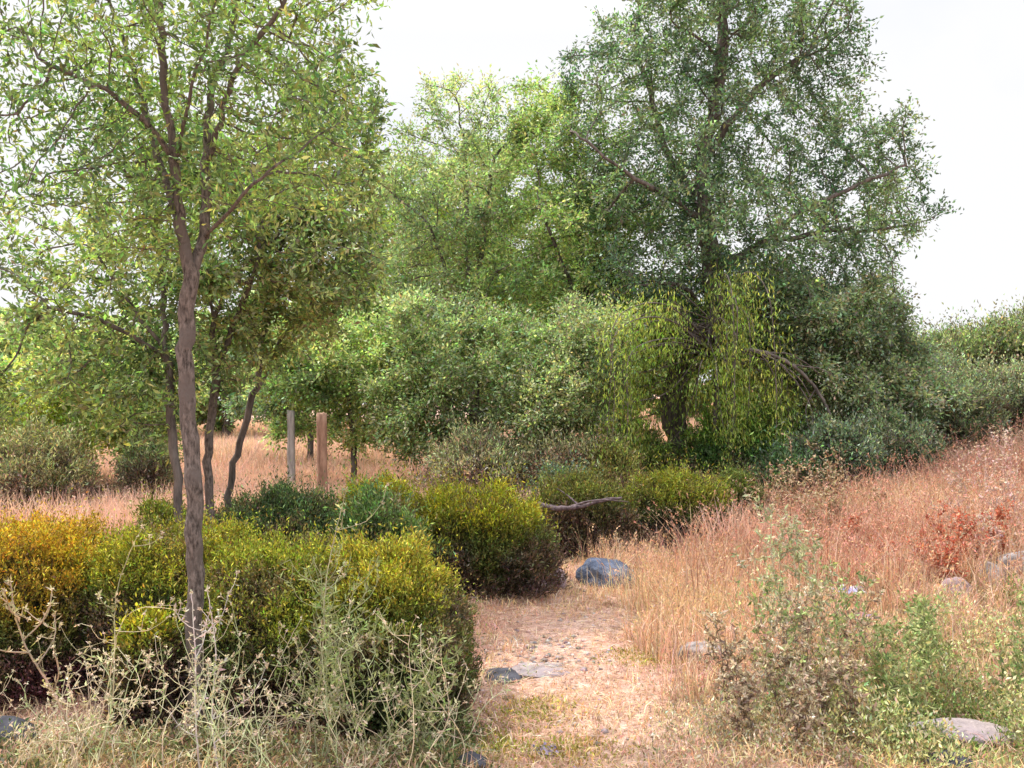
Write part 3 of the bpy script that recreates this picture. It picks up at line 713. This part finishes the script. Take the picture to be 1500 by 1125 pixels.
# taller straw right of the track
x, y = scatter(95000, rng, 4.6, 12.5, 850, 1600, .9)
tr = on_path(x, y); P2 = np.stack([x, y, 0 * x], -1)
dens = sstep(.45, .0, tr) * (.55 + .45 * sstep(-.4, .4, pnoise(P2, 1.6, 4.4))) * sstep(.45, 1.0, x - .0 * y)
k = (rng.random(len(x)) < dens) & ~(near_stone(x, y) & (rng.random(len(x)) < .75)); x, y = x[k], y[k]
c = grass_color(x, y, rng, .2)
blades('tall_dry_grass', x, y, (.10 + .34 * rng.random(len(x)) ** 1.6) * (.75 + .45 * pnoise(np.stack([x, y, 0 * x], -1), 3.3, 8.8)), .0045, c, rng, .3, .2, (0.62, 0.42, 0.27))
# reddish seed grass on the rise
x, y = scatter(80000, rng, 7.0, 17, 1080, 1620, .9)
P2 = np.stack([x, y, 0 * x], -1)
k = (rng.random(len(x)) < (.35 + .65 * sstep(-.3, .4, pnoise(P2, 1.2, 9.4))) * sstep(2.2, 3.4, x)) & ~(near_stone(x, y) & (rng.random(len(x)) < .75)); x, y = x[k], y[k]
c = grass_color(x, y, rng, .85); c = c * .85 + np.array([.7, .5, .42]) * .15
blades('reddish_grass', x, y, .2 + .36 * rng.random(len(x)), .0065, c, rng, .3, .3, (0.62, 0.36, 0.28))
x, y = scatter(5000, rng, 6.5, 14, 1000, 1620, .9)
P2 = np.stack([x, y, 0 * x], -1); k = rng.random(len(x)) < sstep(-.2, .5, pnoise(P2, 1.9, 6.2)); x, y = x[k], y[k]
t = rng.random((len(x), 1)); c = np.array([.62, .47, .36]) * t + np.array([.32, .14, .09]) * (1 - t)
blades('tall_seed_stalks', x, y, .4 + .45 * rng.random(len(x)), .008, c, rng, .35, .9, (0.55, 0.3, 0.22))
# field behind the hedges at left and centre
x, y = scatter(150000, rng, 8.8, 30, -120, 1130, 1.1)
k = y > 9.3 + .5 * np.sin(x * 2); x, y = x[k], y[k]
c = grass_color(x, y, rng, .25); c = c * .5 + np.array([0.74, 0.5, 0.44]) * .5
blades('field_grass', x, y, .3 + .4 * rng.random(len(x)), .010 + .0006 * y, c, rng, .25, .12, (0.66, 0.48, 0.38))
# far fields and slope
x, y = scatter(110000, rng, 16, 60, -200, 1700, 1.3)
c = grass_color(x, y, rng, .2); c = c * .6 + np.array([0.55, 0.4, 0.3]) * .4
blades('distant_grass', x, y, .4 + .4 * rng.random(len(x)), .035, c, rng, .2)
# low green ground cover, bottom right and below the front hedge
def cover(name, spots, n, seed, c1, c2, hmax, L=.03, W=.014):
    rng = np.random.default_rng(seed); PP, DD, CC = [], [], []
    tot = sum(s[2] * s[3] for s in spots)
    for (px, D, rx, ry) in spots:
        m = int(n * rx * ry / tot)
        u = rng.normal(0, .5, (m, 2)); x = hx_(px, D) + u[:, 0] * rx; y = D + u[:, 1] * ry
        z = ground(x, y) + hmax * rng.random(m) ** 1.5 * np.exp(-(u ** 2).sum(1))* (.6 + .6 * pnoise(np.stack([x, y, 0 * x], -1), 5, seed))
        PP.append(np.stack([x, y, z], -1)); d = rng.normal(0, .6, (m, 3)); d[:, 2] = np.abs(d[:, 2]) + .3; DD.append(d)
    P = np.concatenate(PP); Dn = np.concatenate(DD); kk = ~near_stone(P[:, 0], P[:, 1]) | (P[:, 2] < ground(P[:, 0], P[:, 1]) + .05); P, Dn = P[kk], Dn[kk]; m = len(P)
    t = sstep(-.5, .6, pnoise(P, 3, seed) + rng.normal(0, .4, m))[:, None]
    V, Fq = leaves(P, Dn, L * (.5 + rng.random(m)), W * (.5 + rng.random(m)), rng)
    o = mesh_obj(name, V, [Fq], M_weed, cols=np.repeat(jitter_cols(np.array(c1) * (1 - t) + np.array(c2) * t, m, rng, .14, .35), 4, 0)); o['kind'] = 'stuff'
cover('green_ground_cover', [(1420, 5.2, .7, .8), (1300, 4.8, .6, .6), (1480, 6.2, .6, .8), (1360, 5.9, .5, .5), (1450, 4.2, .6, .5), (1230, 4.4, .5, .5), (1340, 4.1, .5, .4)], 70000, 601, (0.17, 0.22, 0.07), (0.52, 0.5, 0.26), .36, .024, .009)
cover('beige_ground_cover', [(1090, 4.6, .4, .5), (1150, 4.2, .5, .5), (1230, 5.4, .5, .6), (1150, 5.6, .3, .4), (1050, 4.1, .3, .3), (1400, 6.8, .6, .5)], 26000, 604, (0.36, 0.27, 0.2), (0.6, 0.5, 0.34), .22, .022, .008)
cover('mixed_ground_cover', [(100, 4.0, .5, .3), (300, 4.1, .5, .25), (480, 4.0, .4, .3), (600, 4.0, .35, .3), (660, 4.3, .15, .25)], 15000, 602, (0.1, 0.13, 0.05), (0.34, 0.3, 0.17), .16, .025, .01)
cover('yellow_ground_cover', [(720, 4.2, .25, .3), (780, 4.6, .3, .25), (960, 5.6, .3, .3), (830, 4.1, .3, .2), (1250, 6.8, .35, .3)], 6000, 603, (0.3, 0.28, 0.06), (0.5, 0.38, 0.14), .06, .02, .008)

# litter of dry straw lying about
rng = np.random.default_rng(77)
x, y = scatter(22000, rng, 3.3, 9, 650, 1550, .8); n = len(x)
P = np.stack([x, y, ground(x, y) + .006 + .015 * rng.random(n)], -1); Dn = rng.normal(0, 1, (n, 3)); Dn[:, 2] *= .12
V, Fq = leaves(P, Dn, .05 + .06 * rng.random(n), .004, rng)
o = mesh_obj('straw_litter', V, [Fq], M_grass, cols=np.repeat(jitter_cols((0.64, 0.46, 0.36), n, rng, .08, .3), 4, 0)); o['kind'] = 'stuff'
# gravel
def stones(name, n, rng, spots):
    ico_v = np.array([[0, 0, 1], [1, 0, 0], [0, 1, 0], [-1, 0, 0], [0, -1, 0], [0, 0, -1]], float)
    ico_f = np.array([[0, 1, 2], [0, 2, 3], [0, 3, 4], [0, 4, 1], [5, 2, 1], [5, 3, 2], [5, 4, 3], [5, 1, 4]])
    PP = []
    for (px, D, rx, ry, f) in spots:
        m = int(n * f); PP.append(np.stack([hx_(px, D) + rng.normal(0, .5, m) * rx, D + rng.normal(0, .5, m) * ry], -1))
    q = np.concatenate(PP); m = len(q); s = .005 + .016 * rng.random(m) ** 3
    V = ico_v[None] * s[:, None, None] * (.6 + .8 * rng.random((m, 6, 1))) * np.array([1.3, 1.1, .7])
    a = rng.random(m) * 6.28; ca, sa = np.cos(a), np.sin(a)
    Vx = V[..., 0] * ca[:, None] - V[..., 1] * sa[:, None]; Vy = V[..., 0] * sa[:, None] + V[..., 1] * ca[:, None]
    V = np.stack([Vx + q[:, :1], Vy + q[:, 1:], V[..., 2] + ground(q[:, 0], q[:, 1])[:, None] + s[:, None] * .2], -1)
    Fq = (ico_f[None] + np.arange(m)[:, None, None] * 6).reshape(-1, 3)
    c = jitter_cols((0.42, 0.36, 0.37), m, rng, .08, .3)
    o = mesh_obj(name, V.reshape(-1, 3), [Fq], M_grass, cols=np.repeat(c, 6, 0)); o['kind'] = 'stuff'
stones('gravel', 900, rng, [(790, 5.7, .5, .5, .5), (760, 4.4, 1.2, .6, .25), (900, 7, 1.5, 1.5, .25)])

# ------------------------------------------------------------------ stones
def rock(name, label, mat, centre, size, seed, cat='stone', group=None, flat=1.0, tilt=0):
    import bmesh
    rng = np.random.default_rng(seed)
    bm = bmesh.new(); bmesh.ops.create_icosphere(bm, subdivisions=4, radius=1)
    V = np.array([v.co[:] for v in bm.verts]); Fq = np.array([[v.index for v in f.verts] for f in bm.faces]); bm.free()
    # chop with random planes for facets, then roughen
    for _ in range(9):
        nn = nrm(rng.normal(size=3)); dd = .62 + .3 * rng.random(); s = V @ nn; V = V - np.outer(np.maximum(0, s - dd), nn) * .85
    V = V * (1 + .07 * pnoise(V, 2, seed) + .03 * pnoise(V, 6, seed))[:, None]
    V = V * np.array(size)
    a = tilt; V = np.stack([V[:, 0] * math.cos(a) - V[:, 2] * math.sin(a), V[:, 1], V[:, 0] * math.sin(a) + V[:, 2] * math.cos(a)], -1)
    o = mesh_obj(name, V + np.array(centre), [Fq], mat, origin=centre, smooth=True)
    return tag(o, label, cat, group)
def rk(px, py, dz): p = on_ground(px, py); p[2] += dz; return p
rock('boulder', 'blue grey rounded boulder at the foot of the brownish hedge bush', M_rock_blue, rk(886, 855, .05), (.27, .24, .2), 1, 'boulder')
rock('stone', 'pinkish stone left of the blue grey boulder', M_rock_pink, rk(812, 862, .07), (.12, .12, .13), 2)
rock('flat_stone', 'pale grey flat stone bedded in the dirt track', M_rock_flat, rk(805, 975, -.010), (.24, .17, .02), 3)
rock('flat_stone', 'small dark flat stone at the edge of the track beside the golden bush', M_rock_dark, rk(735, 990, .0), (.13, .16, .04), 4)
rock('stone', 'whitish pink stone lying in straw right of the track', M_rock_pale, rk(1025, 968, .04), (.15, .10, .09), 5)
rock('flat_stone', 'long pale stone slab among green weeds at bottom right', M_rock_flat, rk(1400, 1080, .035), (.26, .12, .075), 6, tilt=-.05)
rock('stone', 'dark grey stone at the bottom edge under the long pale slab', M_rock_dark, rk(1385, 1122, .01), (.12, .08, .06), 7)
rock('stone', 'dark grey stone at the bottom edge below the golden end bush', M_rock_dark, rk(692, 1118, .01), (.07, .07, .05), 8)
rock('stone', 'dark stone under the hedge at the bottom left edge', M_rock_dark, rk(10, 1080, .0), (.16, .12, .10), 9)
rock('stone', 'pale rough stone at the right edge beside the reddish grass, rightmost of three', M_rock_pale, rk(1488, 862, .12), (.19, .16, .2), 10)
rock('stone', 'pale rough stone, middle one of three near the right edge', M_rock_pale, rk(1440, 868, .10), (.15, .14, .18), 11)
rock('stone', 'pale brownish stone, leftmost of three near the right edge', M_rock_pink, rk(1396, 888, .08), (.13, .12, .15), 12)
rock('stone', 'small grey stone in the pink grass high on the slope at right', M_rock_pale, rk(1390, 712, .05), (.22, .2, .12), 13)

# crumpled scraps
def scrap(label, mat, px, py, w, seed, lift=.0):
    rng = np.random.default_rng(seed); p = on_ground(px, py); p[2] += lift; n = 13
    u, v = np.meshgrid(np.linspace(-1, 1, n), np.linspace(-1, 1, n)); Q = np.stack([u.ravel(), v.ravel(), 0 * u.ravel()], -1)
    z = .35 * np.abs(pnoise(Q, 1.9, seed)) + .2 * np.abs(pnoise(Q, 4.2, seed + 1))
    Q = np.stack([Q[:, 0] * (1 - .25 * z) + .1 * rng.normal(size=n * n), Q[:, 1] * .7 + .06 * rng.normal(size=n * n), z * 1.1 + .1], -1) * w
    i, j = np.meshgrid(np.arange(n - 1), np.arange(n - 1)); a = (j * n + i).ravel()
    Fq = np.stack([a, a + 1, a + n + 1, a + n], -1)
    cut = rng.random(len(Fq)) > .12
    tag(mesh_obj('crumpled_scrap', Q + p, [Fq[cut]], mat, origin=p), label, 'litter')
scrap('crumpled bluish violet scrap caught on top of the orange dry grass', M_scrap, 1240, 890, .12, 3, .10)
scrap('small dark violet scrap just below the bluish one', M_scrap_dark, 1266, 925, .08, 4, .09)
scrap('dark violet scrap on the track at the bottom edge', M_scrap_dark, 795, 1100, .07, 5)

# ------------------------------------------------------------------ dead wood and posts
rng = np.random.default_rng(9)
def deadwood(name, label, main, branches, r0, mat, cat, seed):
    rng = np.random.default_rng(seed); m = resample(main, .05, rng, .004)
    root = empty(name, main[0], label, cat)
    V, Fq = tubes([m], [np.linspace(r0, r0 * .35, len(m)) * (1 + .12 * rng.normal(size=len(m)))], 9)
    mesh_obj('main_limb', V, [Fq], mat, root, smooth=True)
    for b_ in branches:
        l = resample(b_, .05, rng, .004); V, Fq = tubes([l], [np.linspace(r0 * .45, r0 * .12, len(l))], 6)
        mesh_obj('side_twig', V, [Fq], mat, root, smooth=True)
D = 9.0
M_log = rough_mat('dark_dead_wood', (0.05, 0.035, 0.04), (0.2, 0.15, 0.16), 9, (3, 3, 1), 0.7, 0.02)
deadwood('fallen_branch', 'pinkish grey fallen branch lying across the hedge tops behind the boulder', [at(788, 738, D), at(815, 744, D - .1), at(850, 741, D - .15), at(880, 733, D - .1), at(910, 729, D)],
  [[at(835, 743, D - .1), at(870, 732, D - .2), at(920, 735, D - .2)], [at(800, 738, D), at(780, 748, D - .2), at(760, 742, D - .2)], [at(850, 742, D - .1), at(830, 724, D), at(815, 715, D)]], .032, M_log, 'branch', 5)
D = 12.3
deadwood('arched_branch', 'bare dead branch arching down to the ground right of the weeping tree', [at(1090, 512, D), at(1120, 516, D), at(1160, 535, D), at(1195, 570, D), at(1218, 620, D), gpt(1228, D)],
  [[at(1120, 516, D), at(1150, 540, D - .2), at(1185, 590, D - .3), at(1195, 650, D - .3)], [at(1160, 535, D), at(1200, 540, D), at(1240, 560, D)], [at(1195, 570, D), at(1180, 600, D), at(1188, 640, D)], [at(1110, 514, D), at(1130, 540, D), at(1140, 580, D)], [at(1120, 516, D + .1), at(1165, 522, D + .2), at(1210, 560, D + .3), at(1235, 610, D + .3)], [at(1100, 513, D), at(1140, 530, D - .3), at(1175, 560, D - .4), at(1200, 610, D - .4)]], .028, M_bark_dark, 'branch', 6)

def post(label, mat, px, top, D, r, seed):
    rng = np.random.default_rng(seed); g = gpt(px, D); t = at(px - 3, top, D); m = 14; sides = 14
    a = np.linspace(0, 2 * math.pi, sides, endpoint=False); V = []
    for i in range(m):
        f = i / (m - 1); c = g * (1 - f) + t * f; c = c + [0, 0, -.1 * (1 - f)]
        rr = r * (1.05 - .1 * f) * (1 + .05 * rng.normal(size=sides))
        zz = (.05 * r * rng.normal(size=sides) * 4 * (i == m - 1))
        V.append(np.stack([c[0] + rr * np.cos(a), c[1] + rr * np.sin(a), c[2] + zz], -1))
    V.append(np.array([[t[0], t[1], t[2] + .01]])); V = np.concatenate(V)
    i = np.arange(m - 1)[:, None] * sides; j = np.arange(sides)[None]; k = (j + 1) % sides
    q = np.stack([i + j, i + k, i + sides + k, i + sides + j], -1).reshape(-1, 4)
    cap = np.stack([(m - 1) * sides + np.arange(sides), (m - 1) * sides + (np.arange(sides) + 1) % sides, np.full(sides, m * sides)], -1)
    return tag(mesh_obj('wooden_post', V, [q, cap], mat, origin=g), label, 'post', 'old fence posts behind the dark bush')
post('reddish brown wooden post, the thicker right one of the pair in the field', M_post, 474, 606, 11.0, .066, 1)
post('grey wooden post with pale top, left one of the pair in the field', M_post_grey, 429, 602, 12.5, .055, 2)

# ------------------------------------------------------------------ weeds
def weed(name, label, base, tip, seed, nb=8, leafn=120, stem_col=(0.5, 0.45, 0.33), leaf_col=(0.5, 0.45, 0.3), leaf_col2=None, r=.004, L=.028, W=.008, spread=.5, heads=True, group=None, stems=1, curl=.05, cat='weed', headn=10):
    rng = np.random.default_rng(seed); base = np.asarray(base, float); tip = np.asarray(tip, float)
    root = empty(name, base, label, cat, group)
    ls, rs, hp, lp, ld = [], [], [], [], []
    for s in range(stems):
        t0 = tip + (rng.normal(0, .5, 3) * np.array([spread, spread, .35]) * np.linalg.norm(tip - base) * .7 if s else 0)
        hgt = np.linalg.norm(t0 - base); b0 = base + (rng.normal(0, .03, 3) * [1, 1, 0] if s else 0)
        m1 = b0 + (t0 - b0) * .33 + rng.normal(0, curl * hgt, 3); m2 = b0 + (t0 - b0) * .68 + rng.normal(0, curl * hgt, 3)
        main = resample([b0, m1, m2, t0], .03, rng, .0015); ls.append(main); rs.append(np.linspace(r, r * .35, len(main)))
        hp.append(t0)
        for k in range(nb):
            f = .2 + .75 * (k + rng.random()) / nb; i0 = int(f * (len(main) - 1)); p = main[i0]; tg = nrm(main[min(i0 + 1, len(main) - 1)] - main[max(i0 - 1, 0)])
            side = nrm(np.cross(tg, rng.normal(size=3))); bl = hgt * (.12 + .28 * rng.random()) * (1.15 - f * .6)
            e = p + (tg * .75 + side * .8) * bl; mid = p + (tg * .3 + side * .55) * bl
            br = resample([p, mid, e], .03, rng, .001); ls.append(br); rs.append(np.linspace(r * .55, r * .25, len(br))); hp.append(e)
            for q in range(2):
                ii = rng.integers(1, len(br)); pp = br[ii]; e2 = pp + nrm(rng.normal(0, .6, 3) + tg) * bl * .4
                ls.append(np.array([pp, (pp + e2) / 2 + rng.normal(0, .004, 3), e2])); rs.append(np.array([r * .35, r * .3, r * .2])); hp.append(e2)
    V, Fq = tubes(ls, rs, 4)
    c = jitter_cols(stem_col, len(V) // 4 + 1, rng, .04, .1); mesh_obj('stem', V, [Fq], M_weed, root, cols=np.repeat(c, 4, 0)[:len(V)])
    allp = np.concatenate(ls)
    q = allp[rng.integers(0, len(allp), leafn * stems)] + rng.normal(0, .003, (leafn * stems, 3)); m = len(q)
    dd = rng.normal(0, 1, (m, 3)); dd[:, 2] += .5
    V, Fq = leaves(q, dd, L * (.5 + rng.random(m)), W * (.5 + rng.random(m)), rng)
    t = rng.random((m, 1)); lc = np.array(leaf_col) * (1 - t) + np.array(leaf_col2 or leaf_col) * t
    C = np.repeat(jitter_cols(lc, m, rng, .08, .25), 4, 0)
    if heads:
        hp = np.array(hp); q = np.repeat(hp, headn, 0); dd = nrm(rng.normal(size=q.shape))
        V2, F2 = leaves(q, dd, .013 * (.6 + .8 * rng.random(len(q))), .007, rng)
        C = np.concatenate([C, np.repeat(jitter_cols((0.62, 0.52, 0.4), len(q), rng, .06, .25), 4, 0)]); Fq = np.concatenate([Fq, F2 + len(V)]); V = np.concatenate([V, V2])
    mesh_obj('leaves', V, [Fq], M_weed, root, cols=C)
    return root

def wd(px0, D, px1, py1, D2=None): return gpt(px0, D), at(px1, py1, D2 or D)
DRY = dict(name='dry_weed')
b0, t0 = wd(120, 3.7, 18, 850); weed('dry_weed', 'tall pale dry stalk curving up along the left edge in front of the hedge', b0, t0, 1, 7, 260, (0.5, 0.4, 0.3), (0.42, 0.36, 0.22), r=.0065)
b0, t0 = wd(150, 3.9, 210, 770, 4.1); weed('dry_weed', 'thin yellowish stalk standing higher than the front hedge left of the trunk', b0, t0, 2, 4, 120, (0.45, 0.4, 0.25), (0.45, 0.42, 0.22), r=.004, curl=.03)
b0, t0 = wd(435, 4.0, 508, 715, 4.1); weed('dry_weed', 'thin pale stalk rising above the hedge right of the trunk, knobbed with seed heads', b0, t0, 3, 3, 140, (0.5, 0.47, 0.33), (0.5, 0.48, 0.3), r=.004, curl=.02)
b0, t0 = wd(300, 3.7, 283, 865); weed('dry_weed', 'whitish stalk standing in front of the slender trunk, left one of two', b0, t0, 4, 4, 90, (0.66, 0.6, 0.6), (0.5, 0.45, 0.4), r=.0045, curl=.02)
b0, t0 = wd(330, 3.75, 306, 862); weed('dry_weed', 'whitish stalk standing in front of the slender trunk, right one of two', b0, t0, 5, 4, 90, (0.66, 0.6, 0.6), (0.5, 0.45, 0.4), r=.0045, curl=.02)
rngw = np.random.default_rng(8)
GW = 'pale dry weeds tangled in front of the hedge'
LW = 'pale dry branching weed in the tangle along the bottom left of the photo'
for k in range(34):
    px = 5 + 20 * k + rngw.normal(0, 14); D = 3.5 + .6 * rngw.random()
    top = 890 + 150 * rngw.random() + (40 if px < 130 else 0); lean_ = rngw.normal(0, 90)
    b0, t0 = wd(px, D, px + lean_, top, D + rngw.normal(0, .15))
    g = rngw.random()
    weed('dry_weed', LW, b0, t0, 200 + k, 5, 22, (0.7, 0.62, 0.47) if g < .6 else (0.5, 0.55, 0.33), (0.5, 0.46, 0.3), (0.3, 0.38, 0.16), r=.0027, group=GW, curl=.09, stems=2 if k % 2 else 1, headn=5)
# green feathery weeds in front of the golden bush
for k, (a, b_, c_) in enumerate([(500, 470, 830), (540, 520, 850), (470, 520, 880), (590, 560, 900), (620, 640, 930)]):
    b0, t0 = wd(a, 4.0, b_, c_, 4.0)
    weed('feathery_weed', 'grey green feathery weed leaning in front of the golden end bush', b0, t0, 300 + k, 12, 240, (0.42, 0.44, 0.26), (0.2, 0.28, 0.08), (0.44, 0.46, 0.22), r=.0035, L=.032, W=.007, group='feathery weeds before the golden bush', curl=.06, heads=False, stems=2)
# right side: tall leafy thistle and companions
b0, t0 = wd(1150, 5.0, 1143, 765, 5.0); weed('thistle', 'tall grey green thistle with pale heads, tallest weed on the right', b0, t0, 401, 12, 420, (0.45, 0.44, 0.3), (0.3, 0.34, 0.17), (0.52, 0.52, 0.36), r=.005, L=.034, W=.010, stems=3, curl=.02, spread=.2)
b0, t0 = wd(1175, 5.0, 1190, 790, 5.0); weed('thistle', 'green thistle with a dark drooping top just right of the tallest one', b0, t0, 402, 9, 300, (0.42, 0.42, 0.28), (0.26, 0.32, 0.14), (0.5, 0.5, 0.32), r=.004, L=.03, W=.01, curl=.03)
rs_ = [(1075, 4.5, 1060, 960), (1110, 4.3, 1120, 900), (1140, 4.2, 1150, 960), (1180, 4.5, 1170, 920), (1215, 4.6, 1230, 880), (1250, 4.9, 1255, 905), (1200, 4.2, 1205, 1000), (1290, 4.6, 1300, 960), (1340, 4.9, 1350, 930), (1365, 4.6, 1350, 935),
       (1340, 5.3, 1345, 930), (1240, 4.1, 1250, 1010), (1330, 4.2, 1320, 1010), (1470, 4.4, 1480, 980), (1095, 4.1, 1085, 1030), (1160, 4.0, 1170, 1040), (1500, 4.8, 1500, 930)]
for k, (a, D, b_, c_) in enumerate(rs_):
    c_ -= 45; b0, t0 = wd(a, D, b_, c_); green = k % 3 == 1 or a > 1280
    weed('leafy_weed' if green else 'brown_weed', ('green leafy weed' if green else 'brownish dried weed') + ' in the clump at the bottom right of the photo', b0, t0, 420 + k, 9, 190,
         (0.2, 0.13, 0.11) if not green else (0.3, 0.3, 0.18), (0.2, 0.13, 0.1) if not green else (0.12, 0.2, 0.06), (0.6, 0.5, 0.36) if not green else (0.48, 0.5, 0.24), r=.003, L=.03, W=.011, stems=3,
         spread=.32, group='green leafy weeds at bottom right' if green else 'brown weeds at bottom right', curl=.05, heads=not green)
# pink white seeded grasses at the right edge
for k, (a, D, b_, c_) in enumerate([(1470, 8.5, 1475, 640), (1440, 9, 1430, 670), (1495, 8, 1490, 660), (1400, 9.5, 1405, 690), (1450, 7.5, 1460, 730), (1380, 8.5, 1375, 740)]):
    b0, t0 = wd(a, D, b_, c_)
    weed('plumed_weed', 'pinkish white plumed weed on the slope at the right edge', b0, t0, 460 + k, 8, 70, (0.5, 0.33, 0.3), (0.62, 0.44, 0.42), (0.5, 0.33, 0.3), r=.004, L=.04, W=.014, stems=3, group='plumed weeds at the right edge', curl=.05)
for k, (a, D, b_, c_) in enumerate([(1130, 9.6, 1135, 700), (1165, 9.4, 1160, 680), (1200, 9.6, 1210, 660), (1240, 9.8, 1235, 690), (1180, 9.0, 1190, 720), (1220, 9.2, 1215, 730), (1280, 9.5, 1285, 720)]):
    b0, t0 = wd(a, D, b_, c_)
    weed('dark_red_weed', 'dark red weed with pale tips right of the hedge end', b0, t0, 480 + k, 9, 130, (0.26, 0.16, 0.1), (0.26, 0.11, 0.08), (0.55, 0.46, 0.28), r=.004, L=.04, W=.015, stems=3, group='dark red weeds beside the right hedge', curl=.05)
for k, (a, D, b_, c_) in enumerate([(1400, 7.4, 1405, 760), (1370, 7.6, 1365, 780), (1425, 7.6, 1425, 750), (1340, 7.4, 1345, 800), (1390, 7.0, 1385, 800), (1460, 7.8, 1465, 740), (1310, 7.8, 1305, 800), (1250, 8.6, 1245, 760)]):
    b0, t0 = wd(a, D, b_, c_)
    weed('crimson_weed', 'crimson seeded weed in the dry grass above the three pale stones at right', b0, t0, 500 + k, 9, 300, (0.34, 0.13, 0.09), (0.42, 0.09, 0.06), (0.6, 0.26, 0.16), r=.004, L=.034, W=.014, stems=3, group='crimson weeds at right', curl=.05)

# ------------------------------------------------------------------ light, sky, camera
EL, AZ = R(58), R(-62)
world = bpy.data.worlds.new('World'); scene.world = world; world.use_nodes = True
nt = world.node_tree; N, Lk = nt.nodes, nt.links; N.clear()
sky = N.new('ShaderNodeTexSky'); sky.sky_type = 'NISHITA'; sky.sun_disc = False; sky.sun_elevation = EL; sky.sun_rotation = AZ
sky.dust_density = 4; sky.air_density = 1.2
bg1 = N.new('ShaderNodeBackground'); bg1.inputs[1].default_value = 0.13; Lk.new(sky.outputs[0], bg1.inputs[0])
bg2 = N.new('ShaderNodeBackground'); bg2.inputs[0].default_value = (1.0, 1.0, 1.03, 1); bg2.inputs[1].default_value = 1.0
tc = N.new('ShaderNodeTexCoord'); sx = N.new('ShaderNodeSeparateXYZ'); Lk.new(tc.outputs['Generated'], sx.inputs[0])
mr = N.new('ShaderNodeMapRange'); mr.inputs[1].default_value = .35; mr.inputs[2].default_value = .85; mr.inputs[3].default_value = .97; mr.inputs[4].default_value = .7
Lk.new(sx.outputs['Z'], mr.inputs[0])
ms = N.new('ShaderNodeMapRange'); ms.interpolation_type = 'SMOOTHSTEP'; ms.inputs[1].default_value = .38; ms.inputs[2].default_value = .62; ms.inputs[3].default_value = 1.0; ms.inputs[4].default_value = 3.3
Lk.new(sx.outputs['Z'], ms.inputs[0])
cn = N.new('ShaderNodeTexNoise'); cn.inputs['Scale'].default_value = 3.2; cn.inputs['Detail'].default_value = 5; Lk.new(tc.outputs['Generated'], cn.inputs['Vector'])
cr = N.new('ShaderNodeValToRGB'); cr.color_ramp.elements[0].position = .36; cr.color_ramp.elements[0].color = (.96, .98, 1.04, 1); cr.color_ramp.elements[1].position = .47; cr.color_ramp.elements[1].color = (1.02, 1.02, 1.04, 1)
Lk.new(cn.outputs['Fac'], cr.inputs[0]); Lk.new(cr.outputs[0], bg2.inputs[0]); Lk.new(ms.outputs[0], bg2.inputs[1])
mx = N.new('ShaderNodeMixShader'); Lk.new(mr.outputs[0], mx.inputs[0]); Lk.new(bg1.outputs[0], mx.inputs[1]); Lk.new(bg2.outputs[0], mx.inputs[2])
wo = N.new('ShaderNodeOutputWorld'); Lk.new(mx.outputs[0], wo.inputs[0])

sun = bpy.data.lights.new('sun', 'SUN'); sun.energy = 5.0; sun.angle = R(.6); sun.color = (1, .95, .86)
so = bpy.data.objects.new('sun', sun); COL.objects.link(so)
S = Vector((math.sin(AZ) * math.cos(EL), math.cos(AZ) * math.cos(EL), math.sin(EL)))
so.rotation_euler = S.to_track_quat('Z', 'Y').to_euler(); so.location = (0, 0, 20)

cam = bpy.data.cameras.new('camera'); cam.lens = F / 1500 * 36; cam.sensor_width = 36; cam.clip_end = 3000; cam.clip_start = .05
co = bpy.data.objects.new('camera', cam); COL.objects.link(co); co.location = (0, 0, CAMZ)
co.rotation_euler = (R(90) + math.atan((HOR - 562.5) / F), 0, 0)
scene.camera = co
scene.view_settings.view_transform = 'Standard'; scene.view_settings.look = 'None'; scene.view_settings.exposure = 0
scene.cycles.max_bounces = 6; scene.cycles.transparent_max_bounces = 4
print('faces', sum(len(o.data.polygons) for o in scene.objects if o.type == 'MESH'))
